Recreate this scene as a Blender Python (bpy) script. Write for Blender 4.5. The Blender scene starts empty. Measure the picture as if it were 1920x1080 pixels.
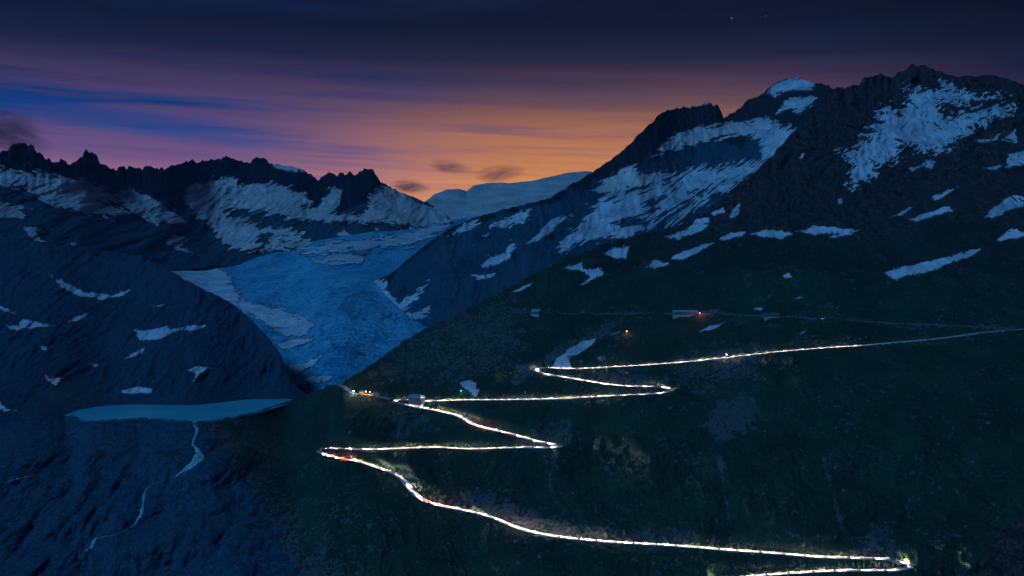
import bpy, math, random
import numpy as np
from mathutils import Vector, Matrix
from mathutils.kdtree import KDTree

random.seed(7)
R = math.radians
scene = bpy.context.scene
col = scene.collection

# ------------------------------------------------------------------ camera
FPX, HORIZON = 1884.0, 480.0              # focal length in photo pixels, row of the horizon
PITCH = math.atan((540.0 - HORIZON) / FPX)
cam_d = bpy.data.cameras.new('camera')
cam_d.sensor_width = 36.0
cam_d.lens = 36.0 * FPX / 1920.0
cam_d.clip_start = 1.0
cam_d.clip_end = 60000.0
cam = bpy.data.objects.new('camera', cam_d)
cam.rotation_euler = (R(90) - PITCH, 0, 0)
col.objects.link(cam)
scene.camera = cam

# ------------------------------------------------------------------ view
vs = scene.view_settings
vs.view_transform = 'Standard'
vs.look = 'None'
vs.exposure = 0.0
vs.gamma = 1.0
vs.use_curve_mapping = False
cy = scene.cycles
cy.use_denoising = True
cy.max_bounces = 4
cy.diffuse_bounces = 2
cy.glossy_bounces = 2
cy.transmission_bounces = 2
cy.volume_bounces = 0
cy.transparent_max_bounces = 6
cy.sample_clamp_indirect = 3.0
cy.caustics_reflective = False
cy.caustics_refractive = False
cy.use_light_tree = True
cy.use_adaptive_sampling = True
cy.adaptive_threshold = 0.02


def srgb(r, g, b, k=1.0):
    def f(c):
        c /= 255.0
        return (c / 12.92 if c <= 0.04045 else ((c + 0.055) / 1.055) ** 2.4) * k
    return (f(r), f(g), f(b), 1.0)


class NT:
    """small helper to write node trees"""
    def __init__(self, tree):
        self.t = tree
        self.n = tree.nodes
        self.n.clear()

    def node(self, kind, **kw):
        nd = self.n.new(kind)
        for k, v in kw.items():
            setattr(nd, k, v)
        return nd

    def put(self, sock, v):
        if v is None:
            return
        if hasattr(v, 'is_linked'):
            self.t.links.new(v, sock)
        else:
            sock.default_value = v

    def math(self, op, a, b=None, c=None, clamp=False):
        nd = self.node('ShaderNodeMath', operation=op, use_clamp=clamp)
        for i, v in enumerate((a, b, c)):
            self.put(nd.inputs[i], v)
        return nd.outputs[0]

    def mix(self, f, a, b, blend='MIX'):
        nd = self.node('ShaderNodeMix', data_type='RGBA', blend_type=blend)
        self.put(nd.inputs[0], f)
        self.put(nd.inputs[6], a)
        self.put(nd.inputs[7], b)
        return nd.outputs[2]

    def ramp(self, f, stops, mode='LINEAR'):
        nd = self.node('ShaderNodeValToRGB')
        cr = nd.color_ramp
        cr.interpolation = mode
        while len(cr.elements) > 1:
            cr.elements.remove(cr.elements[-1])
        cr.elements[0].position = stops[0][0]
        cr.elements[0].color = stops[0][1]
        for p, c in stops[1:]:
            e = cr.elements.new(p)
            e.color = c
        self.put(nd.inputs[0], f)
        return nd.outputs[0]

    def smooth(self, v, a, b, lo=0.0, hi=1.0):
        nd = self.node('ShaderNodeMapRange', interpolation_type='SMOOTHSTEP')
        self.put(nd.inputs[0], v)
        nd.inputs[1].default_value = a
        nd.inputs[2].default_value = b
        nd.inputs[3].default_value = lo
        nd.inputs[4].default_value = hi
        return nd.outputs[0]

    def noise(self, vec, scale, detail=3.0, rough=0.55, dist=0.0):
        nd = self.node('ShaderNodeTexNoise')
        self.put(nd.inputs['Vector'], vec)
        nd.inputs['Scale'].default_value = scale
        nd.inputs['Detail'].default_value = detail
        nd.inputs['Roughness'].default_value = rough
        nd.inputs['Distortion'].default_value = dist
        return nd.outputs['Fac']

    def scaled(self, vec, s, rot=(0, 0, 0)):
        nd = self.node('ShaderNodeMapping')
        self.put(nd.inputs[0], vec)
        nd.inputs['Rotation'].default_value = rot
        nd.inputs['Scale'].default_value = s
        return nd.outputs[0]


# ------------------------------------------------------------------ world: dusk sky with long streaks of cloud
SUNSET_AZ = R(3.5)                        # where the sun went down, right of the view axis
world = bpy.data.worlds.new('World')
scene.world = world
world.use_nodes = True
w = NT(world.node_tree)
out = w.node('ShaderNodeOutputWorld')
tc = w.node('ShaderNodeTexCoord').outputs['Generated']
sep = w.node('ShaderNodeSeparateXYZ')
w.put(sep.inputs[0], tc)
sx, sy, sz = sep.outputs
az = w.math('ARCTAN2', sx, sy)
el = w.math('ARCSINE', sz)
elc = w.math('MULTIPLY', w.math('MAXIMUM', el, 0.0), 1.0 / 0.5, clamp=True)


def v2t(*stops):
    return [(v / 0.5, c) for v, c in stops]


warm = w.ramp(elc, v2t((0.0, srgb(252, 170, 92)), (0.05, srgb(248, 166, 90)), (0.075, srgb(238, 156, 86)),
                       (0.10, srgb(214, 140, 82)), (0.125, srgb(184, 120, 82)), (0.145, srgb(128, 88, 80)), (0.165, srgb(88, 64, 76)),
                       (0.19, srgb(38, 34, 58)), (0.22, srgb(12, 17, 40)), (0.25, srgb(6, 12, 33)), (0.34, srgb(6, 11, 32)),
                       (0.5, srgb(5, 10, 30))))
cool = w.ramp(elc, v2t((0.0, srgb(190, 130, 150)), (0.07, srgb(172, 116, 148)), (0.095, srgb(128, 94, 142)),
                       (0.12, srgb(96, 78, 130)), (0.15, srgb(82, 66, 110)), (0.17, srgb(66, 54, 92)),
                       (0.195, srgb(29, 29, 64)), (0.22, srgb(12, 17, 44)), (0.25, srgb(8, 13, 36)), (0.34, srgb(6, 11, 32)),
                       (0.5, srgb(5, 10, 30))))
azd = w.math('SUBTRACT', az, SUNSET_AZ + 0.03)
glow = w.smooth(w.math('ABSOLUTE', azd), 0.05, 0.40, 1.0, 0.0)
cloud_c = w.mix(glow, cool, warm)
clear_l = w.ramp(elc, v2t((0.0, srgb(150, 120, 170)), (0.08, srgb(110, 90, 158)), (0.11, srgb(40, 76, 146)), (0.135, srgb(6, 62, 136)),
                          (0.17, srgb(24, 46, 100)), (0.21, srgb(10, 28, 64)), (0.3, srgb(6, 24, 60)), (0.5, srgb(6, 16, 46))))
clear_w = w.ramp(elc, v2t((0.0, srgb(220, 150, 110)), (0.07, srgb(196, 128, 112)), (0.1, srgb(150, 106, 124)), (0.14, srgb(128, 90, 98)),
                          (0.17, srgb(62, 52, 78)), (0.21, srgb(24, 30, 62)), (0.3, srgb(8, 18, 46)), (0.5, srgb(6, 16, 46))))
clear_c = w.mix(w.smooth(w.math('ABSOLUTE', azd), 0.08, 0.36, 1.0, 0.0), clear_l, clear_w)
comb = w.node('ShaderNodeCombineXYZ')
w.put(comb.inputs[0], w.math('MULTIPLY', az, 2.4))
w.put(comb.inputs[1], w.math('ADD', w.math('MULTIPLY', el, 34.0), w.math('MULTIPLY', az, 1.3)))
st1 = w.noise(comb.outputs[0], 1.0, 4.0, 0.5, 0.35)
comb2 = w.node('ShaderNodeCombineXYZ')
w.put(comb2.inputs[0], w.math('MULTIPLY', az, 3.0))
w.put(comb2.inputs[1], w.math('ADD', w.math('MULTIPLY', el, 90.0), w.math('MULTIPLY', az, 3.2)))
comb2.inputs[2].default_value = 3.7
st2 = w.noise(comb2.outputs[0], 1.0, 3.0, 0.55, 0.2)
comb3 = w.node('ShaderNodeCombineXYZ')
w.put(comb3.inputs[0], w.math('MULTIPLY', az, 7.0))
w.put(comb3.inputs[1], w.math('ADD', w.math('MULTIPLY', el, 170.0), w.math('MULTIPLY', az, 5.0)))
comb3.inputs[2].default_value = 8.1
st3 = w.noise(comb3.outputs[0], 1.0, 4.0, 0.6, 0.5)
streak = w.math('ADD', w.math('ADD', w.math('MULTIPLY', st1, 0.60), w.math('MULTIPLY', st2, 0.25)), w.math('MULTIPLY', st3, 0.15))
# one long clear gap low on the left
gap = w.math('SUBTRACT', el, w.math('SUBTRACT', 0.128, w.math('MULTIPLY', w.math('ADD', az, 0.40), 0.10)))
gapm = w.math('MULTIPLY', w.smooth(w.math('ABSOLUTE', gap), 0.004, 0.017, 1.0, 0.0), w.smooth(az, -0.36, -0.16, 1.0, 0.0))
cover = w.math('SUBTRACT', w.smooth(streak, 0.37, 0.53), w.math('MULTIPLY', gapm, 0.75), clamp=True)
sky_c = w.mix(cover, clear_c, cloud_c)
rip = w.math('ADD', w.math('MULTIPLY', st2, 0.72), w.math('MULTIPLY', st3, 0.28))
sky_c = w.mix(1.0, sky_c, w.smooth(rip, 0.30, 0.70, 0.90, 1.08), 'MULTIPLY')
# the sky is darkest away from the sunset, to the right
dim = w.smooth(azd, 0.08, 0.44, 1.0, 0.22)
dim_up = w.mix(1.0, sky_c, w.math('MAXIMUM', dim, w.smooth(azd, 0.8, 2.2)), 'MULTIPLY')
# behind the camera: plain blue dusk
back = w.smooth(w.math('ABSOLUTE', az), 0.9, 2.2)
sky_all = w.mix(back, dim_up, w.ramp(elc, v2t((0.0, srgb(30, 52, 96)), (0.2, srgb(22, 40, 84)), (0.5, srgb(10, 22, 54)))))
nish = w.node('ShaderNodeTexSky', sky_type='NISHITA')
nish.sun_disc = False
nish.sun_elevation = R(-3.0)
nish.sun_rotation = SUNSET_AZ
add = w.mix(1.0, sky_all, w.mix(1.0, nish.outputs[0], (0.02, 0.02, 0.02, 1), 'MULTIPLY'), 'ADD')
bg = w.node('ShaderNodeBackground')
w.put(bg.inputs[0], add)
bg.inputs[1].default_value = 0.88
w.put(out.inputs[0], bg.outputs[0])

# ------------------------------------------------------------------ added soft blue fill standing in for moonlit dusk, from behind left of camera
sun_d = bpy.data.lights.new('dusk_fill', 'SUN')
sun_d.energy = 1.7
sun_d.color = (0.075, 0.42, 1.0)
sun_d.angle = R(14)
sun = bpy.data.objects.new('dusk_fill', sun_d)
sun.rotation_euler = Vector((0.62, 0.55, -0.72)).to_track_quat('-Z', 'Y').to_euler()
col.objects.link(sun)

# ------------------------------------------------------------------ numpy noise
_rs = np.random.RandomState(11)
_perm = _rs.permutation(256)
_perm = np.concatenate([_perm, _perm, _perm])
_grad = _rs.normal(size=(256, 3))
_grad /= np.linalg.norm(_grad, axis=1)[:, None]


def perlin(x, y, z=0.0):
    x, y, z = np.broadcast_arrays(np.asarray(x, float), y, z)
    xi, yi, zi = np.floor(x).astype(int), np.floor(y).astype(int), np.floor(z).astype(int)
    xf, yf, zf = x - xi, y - yi, z - zi
    xi &= 255; yi &= 255; zi &= 255
    u, v, ww = (t * t * t * (t * (t * 6 - 15) + 10) for t in (xf, yf, zf))
    res = 0.0
    for dx in (0, 1):
        wx = u if dx else 1 - u
        for dy in (0, 1):
            wy = v if dy else 1 - v
            for dz in (0, 1):
                wz = ww if dz else 1 - ww
                g = _grad[_perm[_perm[_perm[xi + dx] + yi + dy] + zi + dz]]
                res = res + wx * wy * wz * (g[..., 0] * (xf - dx) + g[..., 1] * (yf - dy) + g[..., 2] * (zf - dz))
    return res * 1.5


def fbm(x, y, z=0.0, octaves=5, gain=0.5, lac=2.03):
    a, s = 1.0, 0.0
    for k in range(octaves):
        s = s + a * perlin(x + 17.3 * k, y - 9.1 * k, z + 5.7 * k)
        x = x * lac; y = y * lac; z = z * lac
        a *= gain
    return s


def ridged(x, y, z=0.0, octaves=4, gain=0.5, lac=2.1):
    a, s = 1.0, 0.0
    for k in range(octaves):
        s = s + a * (0.5 - 2.0 * np.abs(perlin(x + 31.7 * k, y + 3.3 * k, z - 8.2 * k)))
        x = x * lac; y = y * lac; z = z * lac
        a *= gain
    return s


def sstep(x, a, b):
    t = np.clip((x - a) / (b - a), 0, 1)
    return t * t * (3 - 2 * t)


# ------------------------------------------------------------------ photo pixel -> direction (X per metre of Y, Z per metre of Y)
def ray(px, py):
    u = (np.asarray(px, float) - 960.0) / FPX
    v = (540.0 - np.asarray(py, float)) / FPX
    yy = math.cos(PITCH) + v * math.sin(PITCH)
    return u / yy, (-math.sin(PITCH) + v * math.cos(PITCH)) / yy


def poly(pts, x, k=1):
    p = np.array([q[0] for q in pts], float)
    return np.interp(x, p, np.array([q[k] for q in pts], float))


# ------------------------------------------------------------------ mesh helpers
def new_mesh(name, verts, faces, smooth=True, mats=(), midx=None, attrs=None):
    verts = np.ascontiguousarray(verts, dtype=np.float32)
    me = bpy.data.meshes.new(name)
    me.vertices.add(len(verts))
    me.vertices.foreach_set('co', verts.ravel())
    if isinstance(faces, np.ndarray):
        nf, k = faces.shape
        loops = faces.ravel().astype(np.int32)
        starts = np.arange(0, nf * k, k, dtype=np.int32)
    else:
        lens = np.array([len(f) for f in faces], np.int32)
        loops = np.array([i for f in faces for i in f], np.int32)
        starts = np.concatenate([[0], np.cumsum(lens)[:-1]]).astype(np.int32)
        nf = len(faces)
    me.loops.add(len(loops))
    me.loops.foreach_set('vertex_index', loops)
    me.polygons.add(nf)
    me.polygons.foreach_set('loop_start', starts)
    me.polygons.foreach_set('use_smooth', np.full(nf, smooth, dtype=bool))
    for m in mats:
        me.materials.append(m)
    if midx is not None:
        me.polygons.foreach_set('material_index', np.asarray(midx, np.int32))
    for k, a in (attrs or {}).items():
        at = me.attributes.new(k, 'FLOAT', 'POINT')
        at.data.foreach_set('value', np.ascontiguousarray(a, np.float32))
    me.update(calc_edges=True)
    me.validate()
    return me


def link(name, me, parent=None, label=None, cat=None, group=None, kind=None, loc=None, rz=None):
    o = bpy.data.objects.new(name, me)
    col.objects.link(o)
    if parent:
        o.parent = parent
    if loc is not None:
        o.location = loc
    if rz is not None:
        o.rotation_euler = (0, 0, rz)
    for k, v in (('label', label), ('category', cat), ('group', group), ('kind', kind)):
        if v:
            o[k] = v
    return o


# ------------------------------------------------------------------ materials
def base_mat(name, rough=0.9, spec=0.15):
    m = bpy.data.materials.new(name)
    m.use_nodes = True
    t = NT(m.node_tree)
    o = t.node('ShaderNodeOutputMaterial')
    b = t.node('ShaderNodeBsdfPrincipled')
    t.put(o.inputs[0], b.outputs[0])
    b.inputs['Roughness'].default_value = rough
    b.inputs['Specular IOR Level'].default_value = spec
    co = t.node('ShaderNodeTexCoord').outputs['Object']
    return m, t, b, co


def bump(t, b, h, strength, dist):
    nd = t.node('ShaderNodeBump')
    nd.inputs['Strength'].default_value = strength
    nd.inputs['Distance'].default_value = dist
    t.put(nd.inputs['Height'], h)
    t.put(b.inputs['Normal'], nd.outputs[0])


def mat_terrain(name, grass_a, grass_b, rock_a, rock_b, unit, bumpd):
    """grass and bare rock mixed by the attribute 'rock'; unit = size in metres of the fine grain"""
    m, t, b, co = base_mat(name)
    n1 = t.noise(co, 0.06 / unit, 4.0, 0.6)
    n2 = t.noise(co, 0.25 / unit, 4.0, 0.65)
    n3 = t.noise(t.scaled(co, (1, 1, 0.45)), 0.8 / unit, 3.0, 0.65)
    n0 = t.noise(co, 0.018 / unit, 4.0, 0.6, 0.3)
    at = t.node('ShaderNodeAttribute', attribute_name='rock').outputs['Fac']
    r = t.math('ADD', at, t.math('ADD', t.math('MULTIPLY', t.math('SUBTRACT', n1, 0.5), 1.5),
                                 t.math('MULTIPLY', t.math('SUBTRACT', n2, 0.5), 1.9)))
    rm = t.smooth(r, 0.42, 0.66)
    gv = t.math('ADD', t.math('MULTIPLY', n3, 0.45), t.math('ADD', t.math('MULTIPLY', n0, 0.35), t.math('MULTIPLY', n2, 0.20)))
    g = t.mix(t.smooth(gv, 0.38, 0.62), grass_a, grass_b)
    v = t.math('ADD', t.math('MULTIPLY', n3, 0.6), t.math('MULTIPLY', n2, 0.4))
    rk = t.mix(t.smooth(v, 0.36, 0.66), rock_a, rock_b)
    t.put(b.inputs['Base Color'], t.mix(rm, g, rk))
    h = t.math('ADD', t.math('MULTIPLY', n2, 0.7), t.math('MULTIPLY', n3, 0.45))
    bump(t, b, h, 1.0, bumpd)
    return m


M = {}
M['hill'] = mat_terrain('alpine_meadow_and_rock', (0.010, 0.028, 0.015, 1), (0.034, 0.072, 0.034, 1),
                        (0.055, 0.048, 0.044, 1), (0.155, 0.135, 0.12, 1), 1.4, 5.0)
M['slab'] = mat_terrain('polished_slab_haze_tint', (0.008, 0.030, 0.038, 1), (0.020, 0.056, 0.066, 1),  # blue of the valley haze is put into the slab colours
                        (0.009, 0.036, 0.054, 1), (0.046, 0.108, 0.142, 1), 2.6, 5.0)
M['massif'] = mat_terrain('dark_mountain_rock', (0.014, 0.026, 0.018, 1), (0.046, 0.056, 0.038, 1),
                          (0.018, 0.011, 0.009, 1), (0.16, 0.090, 0.072, 1), 2.4, 11.0)
M['ridge'] = mat_terrain('far_ridge_rock_haze_tint', (0.020, 0.052, 0.065, 1), (0.045, 0.100, 0.125, 1),  # lower slopes carry painted blue haze, crest rock is graded near black
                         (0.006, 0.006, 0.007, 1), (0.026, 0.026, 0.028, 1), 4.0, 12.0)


def mat_snow(name, a, b_, unit, d):
    m, t, b, co = base_mat(name, 0.75, 0.2)
    n1 = t.noise(co, 0.02 / unit, 4.0, 0.6)
    n2 = t.noise(co, 0.22 / unit, 3.0, 0.6)
    n3 = t.noise(t.scaled(co, (1, 1, 0.5)), 0.10 / unit, 5.0, 0.7)
    c = t.mix(t.smooth(t.math('ADD', t.math('MULTIPLY', n1, 0.65), t.math('MULTIPLY', n2, 0.35)), 0.36, 0.64), a, b_)
    # thin dirty rim and stones melting out where the snow is shallow
    at = t.node('ShaderNodeAttribute', attribute_name='depth').outputs['Fac']
    edge = t.smooth(t.math('ADD', at, t.math('MULTIPLY', t.math('SUBTRACT', n3, 0.5), 9.0)), 0.3, 2.2)
    t.put(b.inputs['Base Color'], t.mix(edge, (0.085, 0.085, 0.09, 1), c))
    bump(t, b, n2, 0.6, d)
    return m


M['snow'] = mat_snow('old_spring_snow', (0.42, 0.35, 0.37, 1), (0.74, 0.62, 0.62, 1), 1.5, 3.0)
M['far_snow'] = mat_snow('far_snow', (0.50, 0.35, 0.32, 1), (0.80, 0.58, 0.52, 1), 4.0, 6.0)  # warm tint in the colour offsets the blue light on high snow

# glacier ice
m, t, b, co = base_mat('glacier_ice', 0.55, 0.4)
n1 = t.noise(t.scaled(co, (1, 0.4, 1), (0, 0, R(12))), 0.006, 5.0, 0.62, 0.6)
n2 = t.noise(t.scaled(co, (0.30, 1, 1), (0, 0, R(-14))), 0.05, 5.0, 0.7, 0.5)
n3 = t.noise(co, 0.12, 3.0, 0.6)
n4 = t.noise(t.scaled(co, (1, 0.12, 1), (0, 0, R(14))), 0.02, 4.0, 0.65, 0.8)
c1 = t.mix(t.smooth(n1, 0.36, 0.66), (0.06, 0.50, 0.74, 1), (0.22, 0.72, 0.92, 1))
c2 = t.mix(t.smooth(n2, 0.53, 0.68), c1, (0.40, 0.76, 0.90, 1))
c3 = t.mix(t.smooth(t.math('ADD', t.math('MULTIPLY', n2, 0.5), t.math('MULTIPLY', n3, 0.5)), 0.47, 0.36), c2, (0.015, 0.15, 0.27, 1))
c4 = t.mix(t.smooth(n4, 0.50, 0.66, 0.0, 0.6), c3, (0.05, 0.20, 0.30, 1))
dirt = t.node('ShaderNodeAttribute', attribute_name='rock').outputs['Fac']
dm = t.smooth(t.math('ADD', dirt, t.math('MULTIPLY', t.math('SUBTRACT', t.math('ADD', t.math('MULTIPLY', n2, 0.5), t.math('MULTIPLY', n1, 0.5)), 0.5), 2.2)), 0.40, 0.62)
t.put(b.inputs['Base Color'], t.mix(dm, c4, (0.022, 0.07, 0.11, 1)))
bump(t, b, t.math('ADD', n2, t.math('MULTIPLY', n3, 0.5)), 1.0, 34.0)
M['ice'] = m

# milky lake
m, t, b, co = base_mat('glacial_lake_water', 0.22, 0.5)
n1 = t.noise(t.scaled(co, (0.5, 1, 1)), 0.012, 3.0, 0.5)
t.put(b.inputs['Base Color'], t.mix(t.smooth(n1, 0.35, 0.65), (0.08, 0.46, 0.52, 1), (0.12, 0.54, 0.58, 1)))
bump(t, b, t.noise(co, 0.5, 2.0), 0.15, 0.3)
M['lake'] = m

m, t, b, co = base_mat('white_water', 0.5, 0.4)
n1 = t.noise(t.scaled(co, (1, 1, 0.3)), 0.35, 3.0, 0.6)
t.put(b.inputs['Base Color'], t.mix(t.smooth(n1, 0.38, 0.62), (0.12, 0.25, 0.30, 1), (0.45, 0.55, 0.6, 1)))
M['white_water'] = m

m, t, b, co = base_mat('pale_road_surface', 0.85, 0.2)
n1 = t.noise(co, 0.15, 4.0, 0.6)
n2 = t.noise(co, 1.4, 3.0, 0.6)
t.put(b.inputs['Base Color'], t.mix(t.smooth(t.math('ADD', t.math('MULTIPLY', n1, 0.5), t.math('MULTIPLY', n2, 0.5)), 0.38, 0.62), (0.20, 0.19, 0.18, 1), (0.30, 0.285, 0.27, 1)))
M['road'] = m


def mat_plain(name, a, b_, scale, rough=0.85, spec=0.2, bd=0.0):
    m, t, b, co = base_mat(name, rough, spec)
    n = t.noise(co, scale, 4.0, 0.6)
    t.put(b.inputs['Base Color'], t.mix(t.smooth(n, 0.35, 0.65), a, b_))
    if bd:
        bump(t, b, n, 0.7, bd)
    return m


def mat_glow(name, c, s):
    m = bpy.data.materials.new(name)
    m.use_nodes = True
    t = NT(m.node_tree)
    o = t.node('ShaderNodeOutputMaterial')
    e = t.node('ShaderNodeEmission')
    e.inputs[0].default_value = c
    e.inputs[1].default_value = s
    t.put(o.inputs[0], e.outputs[0])
    m.cycles.emission_sampling = 'NONE'
    return m


M['track'] = mat_plain('gravel_track', (0.10, 0.09, 0.085, 1), (0.17, 0.155, 0.14, 1), 0.5)
M['wall_stone'] = mat_plain('pale_retaining_wall_stone', (0.34, 0.28, 0.26, 1), (0.52, 0.44, 0.41, 1), 0.5, bd=0.3)
M['boulder'] = mat_plain('grey_boulder', (0.045, 0.042, 0.042, 1), (0.14, 0.125, 0.115, 1), 0.25, bd=0.5)
M['shrub'] = mat_plain('yellow_green_grass', (0.10, 0.13, 0.035, 1), (0.24, 0.25, 0.09, 1), 0.6)
M['low_shrub'] = mat_plain('dark_low_shrub', (0.008, 0.018, 0.008, 1), (0.026, 0.040, 0.018, 1), 0.3)
M['render_wall'] = mat_plain('weathered_grey_render', (0.10, 0.09, 0.09, 1), (0.16, 0.145, 0.14, 1), 0.4)
M['roof_metal'] = mat_plain('blue_grey_metal_roof', (0.14, 0.24, 0.30, 1), (0.20, 0.32, 0.38, 1), 0.3, 0.5, 0.4)
M['roof_dark'] = mat_plain('dark_shingle_roof', (0.06, 0.075, 0.09, 1), (0.11, 0.13, 0.15, 1), 0.6)
M['wood'] = mat_plain('weathered_wood_wall', (0.12, 0.085, 0.07, 1), (0.20, 0.15, 0.12, 1), 0.5)
M['glass'] = mat_plain('dark_window_glass', (0.015, 0.02, 0.03, 1), (0.03, 0.04, 0.05, 1), 0.8, 0.1, 0.5)
M['frame'] = mat_plain('white_window_frame', (0.5, 0.5, 0.5, 1), (0.6, 0.6, 0.6, 1), 1.0)
M['car_paint'] = mat_plain('silver_car_paint', (0.50, 0.50, 0.50, 1), (0.56, 0.56, 0.56, 1), 1.0, 0.35, 0.5)
M['tyre'] = mat_plain('black_tyre', (0.015, 0.015, 0.015, 1), (0.02, 0.02, 0.02, 1), 1.0)
M['steel'] = mat_plain('grey_steel', (0.2, 0.2, 0.21, 1), (0.28, 0.28, 0.3, 1), 1.0, 0.5, 0.4)
M['head_glow'] = mat_glow('headlamp_glow', (1.0, 0.93, 0.80, 1), 14.0)
M['tail_glow'] = mat_glow('tail_lamp_glow', (1.0, 0.06, 0.02, 1), 3.0)
M['white_glow'] = mat_glow('white_lamp_glow', (0.85, 1.0, 0.85, 1), 14.0)
M['orange_glow'] = mat_glow('orange_lamp_glow', (1.0, 0.50, 0.14, 1), 9.0)
M['cyan_glow'] = mat_glow('cyan_lamp_glow', (0.05, 0.75, 0.70, 1), 2.6)
M['pink_glow'] = mat_glow('pink_lamp_glow', (1.0, 0.22, 0.28, 1), 3.2)


# ------------------------------------------------------------------ terrain layers
class Layer:
    pass


def kernel(ctrl, px, py, sigma):
    num = den = 0.0
    for cx, cyy, v in ctrl:
        wt = np.exp(-(((px - cx) ** 2 + (py - cyy) ** 2) / (2 * sigma ** 2))) + 1e-9
        num = num + wt * v
        den = den + wt
    return num / den


def build_layer(top, bottom, y0, slopes, step, rows, px0, px1, sigma=150.0, jag=0.0, jag_len=14.0, relief=None, back=10, back_step=30.0, back_slope=0.7, seed=0.0, even=16.0, lip=None, crest=6):
    """A hillside seen from the camera side. Its depth is found by walking uphill from the bottom line with the given slope."""
    L = Layer()
    pxs = np.arange(px0, px1 + 0.1, step)
    nj = len(pxs)
    tp = poly(top, pxs)
    jg = jag(pxs) if callable(jag) else jag
    tp = tp + jg * (fbm(pxs / jag_len, 0.3 + seed, seed, 5, 0.62))
    bt = poly(bottom, pxs)
    tt = np.linspace(0, 1, rows)[:, None]
    PX = np.repeat(pxs[None, :], rows, 0)
    nb = max(2, int(70 / step))
    wnd = np.hanning(2 * nb + 3)[1:-1]
    wnd /= wnd.sum()
    tps = np.convolve(np.concatenate([np.repeat(tp[:1], nb), tp, np.repeat(tp[-1:], nb)]), wnd, 'valid')
    kx, kz = ray(PX, bt[None, :] + (tps - bt)[None, :] * tt)
    Y = np.zeros((rows, nj))
    Y[0] = poly(y0, pxs)
    TA = np.tan(np.radians(kernel(slopes, PX, bt[None, :] + (tps - bt)[None, :] * tt, sigma)))
    for i in range(1, rows):
        z = kz[i - 1] * Y[i - 1]
        ta = np.maximum(TA[i], kz[i] + 0.05)
        Y[i] = (ta * Y[i - 1] - z) / (ta - kz[i])
    nb = max(1, int(even / step))
    wnd = np.hanning(2 * nb + 3)[1:-1]
    wnd /= wnd.sum()
    Yp = np.concatenate([np.repeat(Y[:, :1], nb, 1), Y, np.repeat(Y[:, -1:], nb, 1)], 1)
    Y = sum(wnd[k] * Yp[:, k:k + nj] for k in range(2 * nb + 1))
    PY = bt[None, :] + (tps - bt)[None, :] * tt + (tp - tps)[None, :] * tt ** crest
    L.crest = crest
    kx, kz = ray(PX, PY)
    if lip is not None:
        lr = lip(pxs, Y[-1], kz[-1])
        lr = np.convolve(np.concatenate([np.repeat(lr[:1], nb), lr, np.repeat(lr[-1:], nb)]), np.ones(2 * nb + 1) / (2 * nb + 1), 'valid')
        Y = Y * (1 + lr[None, :] * tt ** 1.6)
    L.base = Y.copy()
    L.PX, L.PY, L.tt, L.tp, L.bt, L.pxs, L.tps = PX, PY, tt, tp, bt, pxs, tps
    if relief is not None:
        Y = Y + relief(PX, PY, kx * Y, Y, kz * Y)
    P = np.stack([kx * Y, Y, kz * Y], -1)
    # the far side, out of sight
    if back:
        ext = []
        last = P[-1]
        for k in range(1, back + 1):
            d = back_step * k * (1 + 0.15 * k)
            q = last.copy()
            q[:, 1] += d
            q[:, 0] *= q[:, 1] / last[:, 1]
            q[:, 2] -= d * back_slope * (1 + 0.3 * fbm(q[:, 0] / 200.0, k * 0.3, seed + 3.0, 3))
            ext.append(q)
        L.P = np.concatenate([P, np.array(ext)], 0)
    else:
        L.P = P
    L.rows, L.nj, L.kx, L.kz = rows, nj, kx, kz
    return L


def row_of(L, j0, fj, py):
    tp, ts, bt = (a[j0] * (1 - fj) + a[j0 + 1] * fj for a in (L.tp, L.tps, L.bt))
    q = np.clip((py - bt) / (ts - bt), 0, 1)
    for _ in range(6):
        q = np.clip(q - (bt + (ts - bt) * q + (tp - ts) * q ** L.crest - py) / ((ts - bt) + L.crest * (tp - ts) * q ** (L.crest - 1)), 0, 1)
    return np.clip(q * (L.rows - 1), 0, L.rows - 1.001)


def base_point(L, px, py):
    """3D point of the smooth hillside under a photo pixel"""
    px = np.asarray(px, float); py = np.asarray(py, float)
    j = np.clip((px - L.pxs[0]) / (L.pxs[1] - L.pxs[0]), 0, L.nj - 1.001)
    j0 = j.astype(int); fj = j - j0
    i = row_of(L, j0, fj, py)
    i0 = i.astype(int); fi = i - i0
    B = L.base
    Y = (B[i0, j0] * (1 - fi) + B[i0 + 1, j0] * fi) * (1 - fj) + (B[i0, j0 + 1] * (1 - fi) + B[i0 + 1, j0 + 1] * fi) * fj
    kx, kz = ray(px, py)
    return np.stack([kx * Y, Y, kz * Y], -1)


def surf_point(L, px, py):
    """3D point of the finished hillside under a photo pixel (bilinear in its grid)"""
    px = np.asarray(px, float); py = np.asarray(py, float)
    j = np.clip((px - L.pxs[0]) / (L.pxs[1] - L.pxs[0]), 0, L.nj - 1.001)
    j0 = j.astype(int); fj = j - j0
    i = row_of(L, j0, fj, py)
    i0 = i.astype(int); fi = i - i0
    A = L.P
    f_i, f_j = fi[..., None], fj[..., None]
    return (A[i0, j0] * (1 - f_i) + A[i0 + 1, j0] * f_i) * (1 - f_j) + (A[i0, j0 + 1] * (1 - f_i) + A[i0 + 1, j0 + 1] * f_i) * f_j


def grid_faces(ni, nj):
    idx = np.arange(ni * nj).reshape(ni, nj)
    return np.stack([idx[:-1, :-1], idx[:-1, 1:], idx[1:, 1:], idx[1:, :-1]], -1).reshape(-1, 4)


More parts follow.
